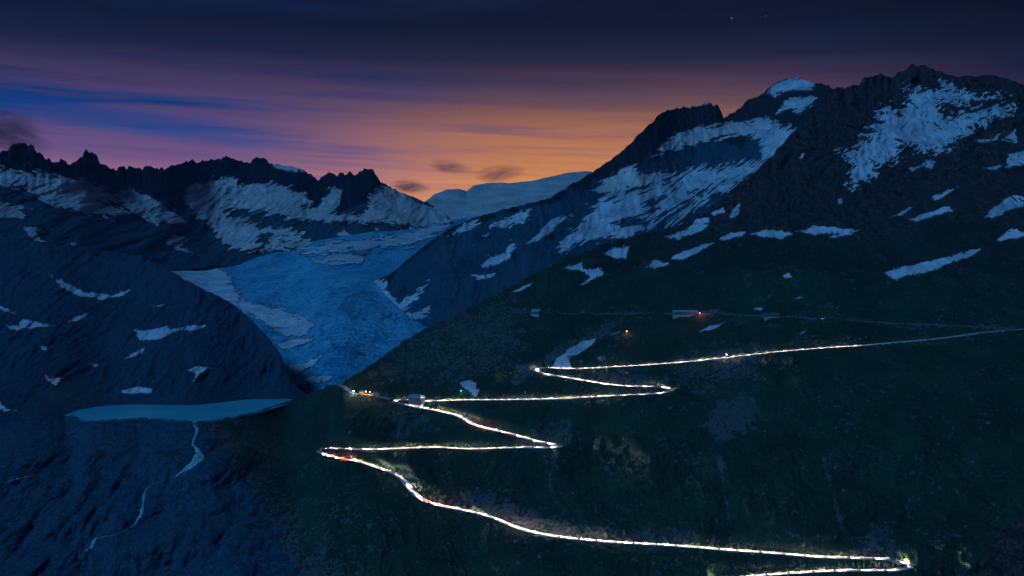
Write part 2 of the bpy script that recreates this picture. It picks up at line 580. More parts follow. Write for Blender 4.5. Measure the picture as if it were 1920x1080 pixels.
def layer_object(name, L, mat, label, cat='mountain', rock=None, mask=None, kind='structure'):
    ni, nj = L.P.shape[:2]
    faces = grid_faces(ni, nj)
    verts = L.P.reshape(-1, 3)
    r = np.zeros(len(verts)) if rock is None else rock.reshape(-1)
    if mask is not None:
        faces = faces[mask.reshape(-1)]
        used, inv = np.unique(faces, return_inverse=True)
        verts = verts[used]; r = r[used]
        faces = inv.reshape(faces.shape)
    me = new_mesh(name, verts, faces, True, [mat], attrs={'rock': r, 'depth': np.full(len(verts), 50.0)})
    return link(name, me, label=label, cat=cat, kind=kind)


def full(L, a):
    """extend a per-row field over the far side rows"""
    n = L.P.shape[0] - a.shape[0]
    return np.concatenate([a, np.repeat(a[-1:], n, 0)], 0) if n else a


def signed_dist(polyg, px, py):
    pg = np.array(polyg, float)
    a, b_ = pg, np.roll(pg, -1, 0)
    d = np.full(px.shape, 1e9)
    inside = np.zeros(px.shape, bool)
    for (x0, y0), (x1, y1) in zip(a, b_):
        dx, dy = x1 - x0, y1 - y0
        L2 = dx * dx + dy * dy + 1e-9
        tq = np.clip(((px - x0) * dx + (py - y0) * dy) / L2, 0, 1)
        d = np.minimum(d, (px - x0 - tq * dx) ** 2 + (py - y0 - tq * dy) ** 2)
        if abs(dy) > 1e-9:
            c = ((y0 > py) != (y1 > py)) & (px < dx * (py - y0) / dy + x0)
            inside ^= c
    d = np.sqrt(d)
    return np.where(inside, d, -d)


def clip_mesh(P, tri, f):
    """part of a triangle mesh where f > 0, cut along f = 0"""
    pos = f[tri] > 0
    cnt = pos.sum(1)
    V, keys = [], {}
    n = len(P)
    outs = [tri[cnt == 3]]
    pts = [P]
    def cross(a, b_):
        lo, hi = np.minimum(a, b_), np.maximum(a, b_)
        return lo.astype(np.int64) * n + hi
    ekeys = []
    specs = []
    for want in (1, 2):
        sel = tri[cnt == want]
        if not len(sel):
            continue
        pm = pos[cnt == want]
        odd = pm if want == 1 else ~pm
        k = odd.argmax(1)
        rr = np.arange(len(sel))
        a = sel[rr, k]; b_ = sel[rr, (k + 1) % 3]; c = sel[rr, (k + 2) % 3]
        e1, e2 = cross(a, b_), cross(a, c)
        ekeys += [e1, e2]
        specs.append((want, a, b_, c, e1, e2))
    if ekeys:
        ek = np.unique(np.concatenate(ekeys))
        lo, hi = ek // n, ek % n
        tq = (f[lo] / (f[lo] - f[hi]))[:, None]
        pts.append(P[lo] * (1 - tq) + P[hi] * tq)
        for want, a, b_, c, e1, e2 in specs:
            i1 = n + np.searchsorted(ek, e1)
            i2 = n + np.searchsorted(ek, e2)
            if want == 1:
                outs.append(np.stack([a, i1, i2], 1))
            else:
                outs.append(np.stack([i1, b_, c], 1))
                outs.append(np.stack([i1, c, i2], 1))
    F = np.concatenate(outs, 0)
    P2 = np.concatenate(pts, 0)
    used, inv = np.unique(F, return_inverse=True)
    return P2[used], inv.reshape(F.shape)


def sheet(name, V, F, mat, thick, label, cat, group=None, kind=None):
    """a sheet of snow of the given thickness lying on the ground, with an edge all round"""
    depth, V = V[:, 3], V[:, :3]
    e = np.concatenate([F[:, [0, 1]], F[:, [1, 2]], F[:, [2, 0]]], 0)
    n = len(V)
    key = np.minimum(e[:, 0], e[:, 1]).astype(np.int64) * n + np.maximum(e[:, 0], e[:, 1])
    uq, idx, ct = np.unique(key, return_index=True, return_counts=True)
    be = e[idx[ct == 1]]
    top = V + np.array([0, -0.6, 0.8]) * thick
    rim = np.unique(be)
    low = V[rim] + np.array([0, 0.3, -0.4]) * thick
    mp = np.zeros(n, int); mp[rim] = n + np.arange(len(rim))
    a, b_ = be[:, 0], be[:, 1]
    sk = np.concatenate([np.stack([a, mp[a], mp[b_]], 1), np.stack([a, mp[b_], b_], 1)], 0)
    me = new_mesh(name, np.concatenate([top, low], 0), np.concatenate([F, sk], 0), True, [mat],
                  attrs={'depth': np.concatenate([depth, np.zeros(len(rim))])})
    return link(name, me, label=label, cat=cat, group=group, kind=kind)


def snow(L, polyg, label, name='snow_patch', amp=3.0, ln=14.0, across=5.0, angle=0.0, bias=0.0, mat='snow', thick=1.0, cat='snow', seed=None, group='snow patches left on the slopes'):
    """a patch of lying snow whose outline follows the polygon, broken up by noise drawn out along an angle"""
    pg = np.array(polyg, float)
    m_ = amp * 1.2 + 4
    x0, x1 = pg[:, 0].min() - m_, pg[:, 0].max() + m_
    y0, y1 = pg[:, 1].min() - m_, pg[:, 1].max() + m_
    jj = np.where((L.pxs >= x0) & (L.pxs <= x1))[0]
    PYs = L.PY[:, jj]
    ii = np.where(((PYs >= y0) & (PYs <= y1)).any(1))[0]
    if len(jj) < 2 or len(ii) < 2:
        return None
    ja, jb, ia, ib = jj[0], jj[-1] + 1, ii[0], ii[-1] + 1
    px, py = L.PX[ia:ib, ja:jb], L.PY[ia:ib, ja:jb]
    sd = signed_dist(pg, px, py)
    c, s = math.cos(R(angle)), math.sin(R(angle))
    u, v = px * c - py * s, px * s + py * c
    sd_seed = (abs(hash((round(x0), round(y0)))) % 97) * 0.37 if seed is None else seed
    f = sd + bias + amp * (1.25 * fbm(u / ln, v / across, sd_seed, 5, 0.72) + 0.55 * ridged(u / (ln * 0.6), v / (across * 0.55), sd_seed + 3.3, 3, 0.6) + 0.1)
    if (f > 0).sum() < 3:
        return None
    P = np.concatenate([L.P[ia:ib, ja:jb].reshape(-1, 3), f.reshape(-1, 1)], 1)
    q = grid_faces(ib - ia, jb - ja)
    tri = np.concatenate([q[:, [0, 1, 2]], q[:, [0, 2, 3]]], 0)
    V, F = clip_mesh(P, tri, f.reshape(-1))
    if len(F) < 2:
        return None
    k = float(np.mean(V[:, 1])) / 1700.0
    return sheet(name, V, F, M[mat], thick * k, label, cat, group)


def crag_relief(amp_big, l_big, amp_small, l_small, zs=0.45, seed=0.0, weight=None, gully=0.6):
    """spurs and gullies running down the slope, plus crags"""
    def f(px, py, X, Y, Z):
        wx = fbm(X / (l_big * 1.6), Z / (l_big * 1.6), seed + 9.0, 3) * 0.55
        rib = ridged(X / l_big + wx, Z / l_big * zs * 0.6, seed, 4, 0.5)
        lump = fbm(X / l_big * 0.8, Z / l_big * 0.9, seed + 4.0, 5, 0.5)
        crag = ridged(X / l_small, Z / l_small * zs, seed + 2.0, 4, 0.6)
        d = -amp_big * (gully * rib + (1 - gully) * 1.2 * lump) - amp_small * crag
        if weight is not None:
            d = d * weight(px, py)
        return d
    return f

# ================================================================== the ground far below and all round
gx = np.array([[-7400, -150, -620], [7400, -150, -620], [7400, 8500, -620], [-7400, 8500, -620]], float)
link('ground', new_mesh('ground', gx, np.array([[0, 1, 2, 3]]), False, [M['hill']], attrs={'rock': np.zeros(4)}),
     label='dark valley floor far below the slopes', cat='ground', kind='structure')

# ================================================================== far snow dome behind the saddle
S = build_layer([(740, 412), (775, 395), (797, 378), (813, 365), (837, 355), (860, 354), (875, 358), (888, 348), (910, 343), (937, 342),
                 (953, 343), (990, 340), (1027, 332), (1067, 323), (1100, 321), (1150, 326), (1220, 340)],
                [(740, 470), (1220, 440)], [(740, 5400), (1220, 5600)], [(900, 430, 13), (900, 350, 14), (1100, 350, 12)],
                3.0, 60, 740, 1220, jag=0.8, relief=crag_relief(60, 700, 14, 160, 0.8, 3.0), back=8, back_step=120, back_slope=0.4)
layer_object('snow_dome', S, M['far_snow'], 'smooth snow-covered dome under the orange glow at the end of the valley', 'mountain')

# ================================================================== left and middle ridges
A_top = [(-160, 300), (-60, 290), (0, 285), (10, 283), (28, 268), (43, 266), (55, 272), (80, 290), (110, 306), (130, 305), (150, 297), (158, 285),
         (165, 282), (175, 288), (187, 303), (213, 318), (230, 313), (240, 311), (257, 317), (280, 313), (297, 318), (313, 316),
         (333, 308), (363, 303), (397, 300), (420, 297), (433, 296), (447, 303), (463, 303), (480, 295), (488, 293), (503, 303),
         (520, 308), (550, 314), (573, 320), (587, 331), (597, 339), (610, 330), (628, 325), (640, 328), (655, 321), (663, 327), (675, 323),
         (685, 313), (693, 317), (703, 325), (720, 342), (740, 357), (767, 367), (793, 377), (813, 386), (837, 403), (850, 417), (880, 432), (930, 455)]
A_bot = [(-160, 540), (0, 530), (200, 520), (265, 512), (400, 500), (560, 488), (700, 466), (800, 448), (860, 440), (930, 462)]
A = build_layer(A_top, A_bot,
                [(-160, 2850), (0, 2900), (150, 3150), (265, 3550), (400, 3950), (560, 4150), (700, 4400), (800, 4700), (930, 5100)],
                [(0, 500, 20), (0, 400, 28), (0, 300, 46), (165, 300, 46), (200, 480, 20), (200, 400, 27), (330, 340, 40), (420, 470, 17), (420, 400, 26),
                 (420, 310, 42), (560, 470, 17), (560, 400, 26), (560, 330, 42), (690, 440, 20), (690, 380, 30), (690, 325, 45), (800, 410, 20)],
                2.4, 190, -160, 930, sigma=55, jag=lambda x: np.interp(x, [0, 510, 520, 570, 585, 715, 760], [7, 7, 2, 2, 8, 6, 1.6]), jag_len=11,
                relief=crag_relief(62, 280, 10, 60, 0.7, 1.0, gully=0.5), back_step=60)
rA = full(A, 0.18 + 1.1 * sstep(A.tp[None, :] + poly([(-160, 60), (0, 62), (120, 42), (250, 60), (330, 95), (420, 48), (500, 46), (600, 60), (690, 55), (730, 12), (930, 8)], A.pxs)[None, :]
                               + 22 * fbm(A.PX / 40, A.PY / 90, 2.0, 4) - A.PY, -14, 14))
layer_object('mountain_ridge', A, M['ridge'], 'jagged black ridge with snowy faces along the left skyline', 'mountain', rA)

# ================================================================== glacier
G = build_layer([(150, 476), (270, 472), (400, 466), (560, 456), (700, 434), (800, 420), (850, 412), (900, 404), (980, 396)],
                [(150, 520), (265, 530), (330, 560), (380, 590), (430, 625), (500, 690), (540, 750), (570, 790), (980, 800)], [(150, 3450), (265, 3330), (330, 3050), (380, 2880), (430, 2700), (500, 2380), (540, 2190), (570, 2000), (600, 1950), (980, 1900)],
                [(300, 760, 6), (560, 780, 6), (700, 780, 6), (560, 720, 8), (620, 690, 17), (700, 640, 14), (600, 620, 13), (500, 560, 9), (600, 520, 8), (760, 520, 8), (400, 500, 6), (600, 470, 7), (840, 440, 9), (950, 420, 9)],
                2.4, 200, 150, 980, sigma=45,
                relief=lambda px, py, X, Y, Z: -(7 * fbm(X / 160, Y / 260, 0.0, 4) + 12 * ridged(X / 120 + 0.5 * fbm(X / 200, Y / 200, 4.0, 2), Y / 44, 1.0, 4, 0.6)) * (0.4 + 0.6 * sstep(py, 440, 560)),
                back=4, back_step=60, back_slope=0.2, even=70)
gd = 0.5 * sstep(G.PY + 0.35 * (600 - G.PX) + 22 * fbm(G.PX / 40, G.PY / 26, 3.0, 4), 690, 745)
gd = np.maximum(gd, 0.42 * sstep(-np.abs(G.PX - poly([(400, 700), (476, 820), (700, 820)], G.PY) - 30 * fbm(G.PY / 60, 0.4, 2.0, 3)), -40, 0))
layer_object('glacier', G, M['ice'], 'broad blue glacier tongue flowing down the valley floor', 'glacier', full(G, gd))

# ================================================================== mountain on the right of the glacier
R1_top = [(600, 660), (640, 590), (668, 535), (700, 528), (735, 512), (770, 482), (800, 457), (850, 424), (893, 407), (943, 393), (993, 382), (1033, 370),
          (1060, 353), (1107, 325), (1133, 307), (1164, 286), (1187, 264), (1211, 238), (1241, 212), (1262, 204), (1301, 200), (1331, 192), (1345, 197),
          (1353, 210), (1357, 222), (1373, 214), (1399, 191), (1424, 178), (1442, 165), (1463, 150), (1493, 147), (1527, 155), (1544, 157), (1563, 167), (1600, 180), (1680, 200)]
R1_bot = [(600, 690), (640, 620), (668, 552), (720, 596), (760, 618), (820, 640), (900, 630), (1000, 570), (1100, 530), (1200, 490), (1300, 460), (1400, 410), (1500, 340), (1560, 290), (1680, 260)]
R1 = build_layer(R1_top, R1_bot,
                 [(600, 2500), (640, 2900), (668, 3330), (720, 2900), (760, 2740), (820, 2600), (900, 2560), (1000, 2560), (1200, 2700), (1400, 2950), (1500, 3100), (1680, 3250)],
                 [(700, 560, 25), (800, 580, 33), (800, 480, 38), (900, 560, 30), (900, 420, 36), (1000, 500, 28), (1050, 400, 32), (1150, 440, 26), (1150, 340, 36),
                  (1220, 240, 50), (1300, 400, 25), (1300, 300, 26), (1300, 215, 58), (1400, 300, 24), (1400, 230, 35), (1400, 195, 52), (1480, 180, 40), (1500, 260, 38), (1600, 220, 45)],
                 2.2, 210, 600, 1680, sigma=50, jag=lambda x: np.interp(x, [800, 1050, 1110, 1240, 1350, 1440, 1455, 1530, 1550], [1.5, 2, 3, 5, 4, 4, 1.2, 2, 5]), jag_len=12,
                 relief=crag_relief(26, 150, 8, 36, 0.5, 5.0, gully=0.6, weight=lambda px, py: 0.35 + 0.65 * sstep(px, 700, 900)), back_step=50)
rk = 0.28 + 0.25 * fbm(R1.PX / 60, R1.PY / 40, 1.0, 3)
rk = np.maximum(rk, 1.25 * sstep(R1.tp[None, :] + poly([(600, 4), (1050, 10), (1110, 22), (1200, 50), (1260, 62), (1345, 42), (1370, 60), (1440, 90), (1500, 110), (1600, 140)], R1.pxs)[None, :]
                        + 14 * fbm(R1.PX / 24, R1.PY / 60, 2.0, 4) - R1.PY, -10, 10))
M['mid'] = mat_terrain('valley_rock_haze_tint', (0.014, 0.055, 0.075, 1), (0.034, 0.105, 0.140, 1),  # blue haze painted into the lower slope colours
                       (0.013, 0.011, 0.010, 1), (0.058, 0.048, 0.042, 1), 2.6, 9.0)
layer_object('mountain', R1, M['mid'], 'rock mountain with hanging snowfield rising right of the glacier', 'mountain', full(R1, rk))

# ================================================================== rounded rock hill left of the lake and glacier
LAKE_Z = -290.0
shore = [(-160, 800), (0, 792), (100, 784), (137, 777), (167, 766), (233, 761), (383, 763), (433, 754), (483, 749), (533, 753), (570, 748), (620, 742)]
sh = [(x, y + 6) for x, y in shore]
B_top = [(-160, 425), (0, 442), (100, 456), (200, 470), (265, 480), (330, 514), (380, 542), (430, 566), (470, 598), (500, 630), (522, 658), (540, 695), (552, 720), (575, 745), (620, 747)]
B = build_layer(B_top, sh, [(x, -(LAKE_Z - 6) / ((y - HORIZON) / FPX)) for x, y in sh],
                [(0, 720, 17), (0, 560, 23), (0, 460, 24), (200, 720, 24), (200, 600, 24), (200, 500, 22), (350, 720, 30), (350, 600, 28), (350, 540, 24), (450, 700, 32), (470, 620, 32), (520, 720, 24)],
                2.2, 190, -160, 620, sigma=95, jag=2.2, jag_len=16, relief=crag_relief(16, 110, 7, 30, 0.8, 7.0, gully=0.35, weight=lambda px, py: 0.15 + 0.85 * sstep(poly(sh, px) - py, 0, 60)),
                back_step=25, back_slope=0.5, even=60)
rB = full(B, 0.45 + 0.3 * fbm(B.PX / 70, B.PY / 50, 1.0, 4))
M['left_hill'] = mat_terrain('hill_rock_haze_tint', (0.012, 0.040, 0.058, 1), (0.030, 0.082, 0.112, 1),  # both colour pairs include the blue of the valley haze
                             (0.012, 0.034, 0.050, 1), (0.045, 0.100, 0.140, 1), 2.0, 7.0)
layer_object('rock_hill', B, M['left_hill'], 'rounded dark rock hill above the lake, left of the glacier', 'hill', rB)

# ================================================================== lake
lk = [(120, 779), (137, 772), (167, 760), (233, 754), (383, 756), (433, 747), (483, 742), (533, 745), (560, 752), (536, 759), (480, 775), (440, 784), (400, 791), (363, 794),
      (330, 791), (300, 788), (267, 786), (220, 789), (187, 791), (163, 791), (137, 783)]
lv = []
for x, y in lk:
    kx, kz = ray(x, y)
    Yl = LAKE_Z / kz
    lv.append((float(kx * Yl), float(Yl), LAKE_Z))
link('lake', new_mesh('lake', np.array(lv), [list(range(len(lv)))[::-1]], True, [M['lake']]), label='milky turquoise glacial lake below the dark rock hill', cat='lake', kind='structure')

# ================================================================== the near mountainside, from the lake's lip to the summits on the right
F_top = [(-160, 806), (-60, 800), (0, 794), (80, 786), (120, 781), (137, 780), (163, 788), (187, 788), (220, 786), (267, 783), (300, 785), (330, 788), (352, 789), (363, 792), (374, 790), (400, 788), (440, 781),
         (480, 772), (527, 757), (560, 745), (600, 730), (640, 717), (680, 694), (720, 668), (760, 637), (800, 615), (830, 603), (870, 581), (920, 556), (960, 536), (1000, 513), (1060, 488),
         (1120, 462), (1200, 440), (1290, 420), (1330, 392), (1370, 358), (1410, 326), (1450, 288), (1490, 246), (1520, 208), (1545, 180), (1563, 166), (1583, 163), (1612, 157), (1629, 142),
         (1655, 139), (1672, 146), (1698, 127), (1708, 121), (1732, 122), (1762, 133), (1783, 143), (1826, 143), (1864, 141), (1890, 148), (1920, 159), (1980, 175), (2080, 200)]
slopesF = [(0, 1050, 28), (0, 850, 26), (363, 1050, 30), (363, 850, 27), (500, 900, 31), (640, 1000, 33), (640, 800, 31), (780, 755, 15), (720, 745, 12), (780, 690, 34), (820, 900, 31), (1000, 1000, 33), (1000, 850, 30),
           (1000, 720, 28), (1000, 600, 31), (1000, 540, 30), (1250, 800, 35), (1250, 900, 35), (1250, 650, 26), (1250, 570, 20), (1250, 480, 30), (1500, 900, 37), (1500, 700, 34), (1500, 600, 22), (1500, 480, 27),
           (1500, 350, 35), (1560, 230, 46), (1700, 1000, 36), (1700, 800, 36), (1700, 640, 27), (1700, 560, 22), (1700, 400, 31), (1700, 250, 36), (1700, 140, 48), (1900, 900, 36), (1900, 640, 26), (1900, 400, 30), (1900, 200, 40),
           (1350, 430, 32), (1450, 320, 38)]
ROAD = [(1960, 613), (1920, 617), (1860, 621), (1810, 627), (1760, 634), (1680, 641), (1610, 648), (1560, 651), (1460, 659), (1390, 667), (1310, 676), (1240, 682), (1160, 687), (1085, 691), (1040, 690.5),
        (1018, 688.5), (1006, 693), (1013, 699), (1030, 702.5), (1060, 707), (1125, 718), (1170, 723), (1225, 724.5), (1246, 725), (1257, 730.5), (1246, 736.5), (1214, 738.5), (1160, 741), (1090, 745), (1010, 748),
        (940, 749), (869, 749.5), (827, 751), (799, 751.5), (775, 750), (757, 748.5), (745, 750.5), (744, 754.5), (757, 757.5), (791, 764), (819, 769.5), (852, 777), (869, 784), (883, 793), (903, 800), (954, 812), (996, 824),
        (1016, 829), (1034, 831.5), (1049, 835), (1036, 839.5), (1010, 839), (982, 838.5), (940, 839.5), (869, 841), (819, 838), (757, 840), (695, 842), (640, 840.5), (614, 840.5), (602, 846.5), (612, 852.5), (644, 860), (678, 866),
        (706, 876), (734, 884), (755, 897), (769, 914), (782, 929), (805, 942), (840, 950), (890, 960), (925, 970), (960, 985), (990, 995), (1035, 1004), (1125, 1014), (1260, 1022), (1360, 1030), (1460, 1037),
        (1510, 1042), (1610, 1046), (1662, 1047), (1690, 1050.5), (1703, 1059.5), (1689, 1068), (1650, 1069), (1580, 1069), (1500, 1073), (1430, 1078), (1340, 1087)]
TRACK = [(960, 584), (1010, 588), (1100, 588), (1180, 588), (1300, 587.5), (1380, 589), (1450, 592), (1500, 595), (1540, 598.5), (1620, 602), (1700, 606), (1780, 609), (1850, 613), (1905, 617)]
LOT = [(620, 722), (633, 720), (648, 727), (662, 736), (690, 740), (715, 744), (738, 750)]


def catmull(pts, n=14):
    p = np.array([pts[0]] + list(pts) + [pts[-1]], float)
    o = []
    for i in range(1, len(p) - 2):
        p0, p1, p2, p3 = p[i - 1:i + 3]
        for q in np.arange(n) / n:
            o.append(0.5 * ((2 * p1) + (p2 - p0) * q + (2 * p0 - 5 * p1 + 4 * p2 - p3) * q * q + (3 * p1 - p0 - 3 * p2 + p3) * q ** 3))
    o.append(p[-2])
    return np.array(o)


def resample(P, d):
    s = np.concatenate([[0], np.cumsum(np.linalg.norm(np.diff(P, axis=0), axis=1))])
    q = np.arange(0, s[-1], d)
    return np.stack([np.interp(q, s, P[:, k]) for k in range(P.shape[1])], 1)


def blur(a, n, times=2):
    for _ in range(times):
        k = np.ones(2 * n + 1) / (2 * n + 1)
        p = np.concatenate([np.repeat(a[:1], n), a, np.repeat(a[-1:], n)])
        a = np.convolve(p, k, 'valid')
    return a


def reliefF(px, py, X, Y, Z):
    wt = 0.12 + 0.88 * sstep(py - poly(F_top, px), 4, 90)
    wt_up = np.where(py < 420, 1.0, wt)
    wx = fbm(X / 260, Z / 260, 9.0, 3) * 0.6
    rib = ridged(X / 170 + wx, Z / 260, 1.0, 4, 0.5)
    lump = fbm(X / 140, Z / 120, 4.0, 5, 0.52)
    fine = fbm(X / 11, Z / 13, 6.0, 3, 0.6)
    hi = sstep(560 - py, 0, 200)
    left = sstep(620 - px, 0, 200)
    crag = ridged(X / 34 + 0.4 * fbm(X / 60, Z / 60, 3.0, 2), Z / 36, 2.0, 4, 0.6) * (1 - hi) + hi * ridged(X / 42 + 0.6 * fbm(X / 80, Z / 80, 3.0, 3), Z / 110, 2.0, 5, 0.6)
    boss = np.abs(perlin((X + 0.55 * Z) / 95 + 0.5 * wx, (Z - 0.4 * X) / 62, 31.0)) + 0.45 * np.abs(perlin((X + 0.5 * Z) / 46, (Z - 0.4 * X) / 32, 33.0)) + 0.12 * np.abs(perlin((X + 0.5 * Z) / 17, (Z - 0.4 * X) / 12, 35.0))
    step_l = fbm(X / 260, Z / 60, 37.0, 3)
    big = 20 + 16 * hi
    small = 2.6 + 11 * hi + 2.0 * left + 3.0 * sstep(py - 760, 0, 100) * sstep(px - 1100, 0, 150)
    return -left * (26 * boss + 16 * step_l) * wt_up - (big * (0.6 * rib + 0.5 * lump)) * wt_up - small * crag * wt_up * (1 - 0.8 * left) - (1.0 + 0.6 * left) * fine * np.minimum(1, wt * 1.5)




def lake_lip(px, ytop, kz):
    """bring the crest below the lake to the lake's own height"""
    want = (LAKE_Z + 1.5) / np.minimum(kz, -0.05)
    return (want / ytop - 1) * sstep(px, 0, 120) * sstep(-px, -640, -530)


F = build_layer(F_top, [(-160, 1165), (2080, 1165)], [(-160, 1320), (300, 1370), (640, 1330), (1000, 1290), (1400, 1200), (1700, 1130), (2080, 1060)], slopesF, 2.0, 520, -160, 2080, sigma=75,
                jag=lambda x: np.interp(x, [0, 110, 140, 527, 600, 700, 1300, 1500, 1560, 1800, 1900], [0.8, 0.8, 1.6, 2.0, 2, 2.5, 4, 5, 6, 3.5, 2]), jag_len=13, relief=reliefF, back=12, back_step=14, back_slope=0.75, lip=lake_lip, crest=16)


def path3d(pts, d=2.0, smooth=6, keep=None):
    q = catmull(pts)
    P = base_point(F, q[:, 0], q[:, 1])
    P = resample(P, d)
    for k in range(2):
        e = blur(P[:, k], 2, 1)
        P[:, k] = e
    P[:, 2] = blur(P[:, 2], smooth, 2)
    return P


road = path3d(ROAD, 1.5, 9)
track = path3d(TRACK, 2.0, 6)
lot = path3d(LOT, 1.5, 5)


_rp = np.stack([960 + FPX * road[:, 0] / road[:, 1], HORIZON - FPX * road[:, 2] / road[:, 1]], 1)
tip_i = [int(np.linalg.norm(_rp - np.array(q), axis=1).argmin()) for q in ((1006, 693), (1257, 730.5), (744, 752.5), (1049, 835), (602, 846.5), (1703, 1059.5))]
wide = 1.0 + 0.55 * sum(np.exp(-((np.arange(len(road)) - k) / 10.0) ** 2) for k in tip_i)      # hairpins are built wider


def carve(paths):
    """cut the benches of the roads into the hillside"""
    pts = np.concatenate([np.concatenate([p, (np.ones(len(p)) * hw)[:, None]], 1) for p, hw in paths], 0)
    kd = KDTree(len(pts))
    for i, p in enumerate(pts):
        kd.insert((p[0], p[1], 0), i)
    kd.balance()
    V = F.P.reshape(-1, 3)
    cell = 30.0
    occ = set()
    for p in pts:
        a, b_ = int(p[0] // cell), int(p[1] // cell)
        for da in (-2, -1, 0, 1, 2):
            for db in (-2, -1, 0, 1, 2):
                occ.add((a + da) * 100000 + b_ + db)
    keyv = (np.floor(V[:, 0] / cell).astype(np.int64)) * 100000 + np.floor(V[:, 1] / cell).astype(np.int64)
    near = np.where(np.isin(keyv, np.array(list(occ))))[0]
    dist = np.full(len(V), 99.0)
    basez = None
    for i in near:
        v = V[i]
        co, k, d = kd.find((v[0], v[1], 0))
        dist[i] = d
        e0 = d - pts[k, 3] - 1.2
        if v[1] < pts[k, 1] and 0 < e0 < 48 and pts[k, 3] > 3:        # nothing on the valley side rises into view of the road
            v[2] = min(v[2], pts[k, 2] - 0.5 - 0.24 * e0)
        if d < 26.0:
            hw = pts[k, 3]
            tz = pts[k, 2] - 0.35
            dz = v[2] - tz
            if d < hw + 1.2:
                v[2] = tz
            else:
                e = d - hw - 1.2
                up = 1.1 * e               # the steepest bank the cut may leave, then back to the natural ground
                lim = up + 0.02 * e * e
                if dz > lim:
                    v[2] = tz + lim + (dz - lim) * min(1.0, max(0.0, (e - 6) / 16.0))
                elif dz < -lim:
                    v[2] = tz - lim + (dz + lim) * min(1.0, max(0.0, (e - 6) / 16.0))
    return dist.reshape(F.P.shape[:2])


road_dist = carve([(road, 5.4 * wide), (lot, 6.0), (track, 2.2)])

PXf, PYf = F.PX, F.PY
rock = 0.20 + 0.16 * fbm(PXf / 120, PYf / 90, 3.0, 4)
rock += 0.75 * sstep(PXf * 0.62 + (1080 - PYf) * 0.62, 520, 250) * 1.0
rock = np.maximum(rock, 0.75 * sstep(500 - PYf + 60 * fbm(PXf / 130, PYf / 80, 5.0, 3) - 0.02 * (PXf - 1400), 0, 120))
rock = np.maximum(rock, 1.3 * sstep(F.tp[None, :] + poly([(-160, -30), (1290, -20), (1400, 20), (1490, 60), (1560, 90), (1640, 90), (1700, 60), (1780, 30), (1900, 30)], F.pxs)[None, :]
                          + 26 * fbm(PXf / 30, PYf / 80, 2.0, 4) - PYf, -16, 16))
for pg, val, fe in ((((1322, 792), (1350, 760), (1400, 742), (1416, 752), (1412, 788), (1372, 815), (1342, 820)), 1.5, 10),
                    (((1255, 690), (1290, 668), (1345, 650), (1420, 652), (1440, 664), (1420, 700), (1390, 722), (1300, 722), (1270, 712)), 0.62, 26),
                    (((1130, 705), (1200, 702), (1255, 712), (1250, 722), (1140, 716)), 0.75, 12),
                    (((975, 690), (1060, 650), (1120, 622), (1160, 605), (1140, 625), (1070, 655), (1020, 690), (965, 720)), 0.95, 12),
                    (((840, 590), (960, 545), (1000, 620), (960, 680), (900, 720), (820, 720), (700, 715), (740, 660)), 0.52, 40),
                    (((740, 760), (800, 775), (810, 810), (745, 815)), 0.62, 16),
                    (((960, 818), (1000, 800), (1050, 795), (1075, 815), (1040, 830), (1000, 824)), 0.62, 14),
                    (((800, 955), (900, 915), (1000, 960), (1100, 985), (1250, 1000), (1400, 1015), (1250, 1022), (1000, 998), (930, 968)), 0.68, 16),
                    (((1600, 1035), (1630, 990), (1660, 985), (1690, 1040)), 0.75, 16),
                    (((1340, 560), (1500, 400), (1700, 420), (1620, 520)), 0.30, 60),
                    (((1346, 850), (1350, 850), (1368, 970), (1364, 975)), 0.8, 4), (((1538, 840), (1541, 840), (1581, 990), (1578, 1000)), 0.9, 4),
                    (((590, 900), (700, 900), (760, 940), (720, 1080), (560, 1080)), 0.36, 60)):
    sd = signed_dist(pg, PXf, PYf) + min(fe, 14) * 1.3 * fbm(PXf / 22, PYf / 22, 41.0, 4, 0.6)
    rock = np.maximum(rock, val * sstep(sd, -fe, fe * 0.5))
rock = full(F, rock)
near_cut = (road_dist > 4.5) & (road_dist < 13)
rock = np.where(near_cut, np.maximum(rock, 0.34), rock)
rock = np.where(road_dist <= 4.6, 0.9, rock)

# the mountainside in three pieces: meadow hillside, bare slabs below the lake, the rocky massif above
ni, nj = F.P.shape[:2]
cpx = full(F, PXf)[:-1, :-1]
cpy = full(F, PYf)[:-1, :-1]
split_l = (cpx * 0.75 + (1080 - cpy) * 0.5) < 430 + 26 * fbm(cpx / 60, cpy / 60, 8.0, 3)
split_u = cpy < 505 + 0.05 * (cpx - 1400) + 26 * fbm(cpx / 90, cpy / 60, 12.0, 3)
layer_object('hillside', F, M['hill'], 'dark green grassy hillside carrying the winding road', 'hillside', rock, ~split_l & ~split_u)
layer_object('rock_slab_slope', F, M['slab'], 'bare haze-blue rock slope below the lake in the lower left', 'rock slope', rock, split_l & ~split_u)
layer_object('rocky_massif', F, M['massif'], 'dark rocky massif with snow patches filling the upper right', 'mountain', rock, split_u)

# near spur in the lower right corner
N = build_layer([(1560, 1400), (1640, 1300), (1720, 1180), (1780, 1100), (1815, 1072), (1842, 1046), (1866, 1008), (1885, 988), (1905, 968), (1935, 945), (2000, 910), (2100, 870), (2300, 800)],
                [(1560, 1420), (1640, 1480), (1720, 1560), (2300, 1620)], [(1560, 640), (1720, 560), (2300, 480)],
                [(1900, 1300, 36), (1900, 1100, 36), (1900, 1000, 40)], 4.0, 140, 1560, 2300, jag=5, jag_len=16, relief=crag_relief(7, 40, 2.5, 12, 0.8, 21.0), back=8, back_step=14)
layer_object('rock_spur', N, M['massif'], 'near black rock spur in the bottom right corner', 'rock', full(N, np.full(N.PX.shape, 0.7)))

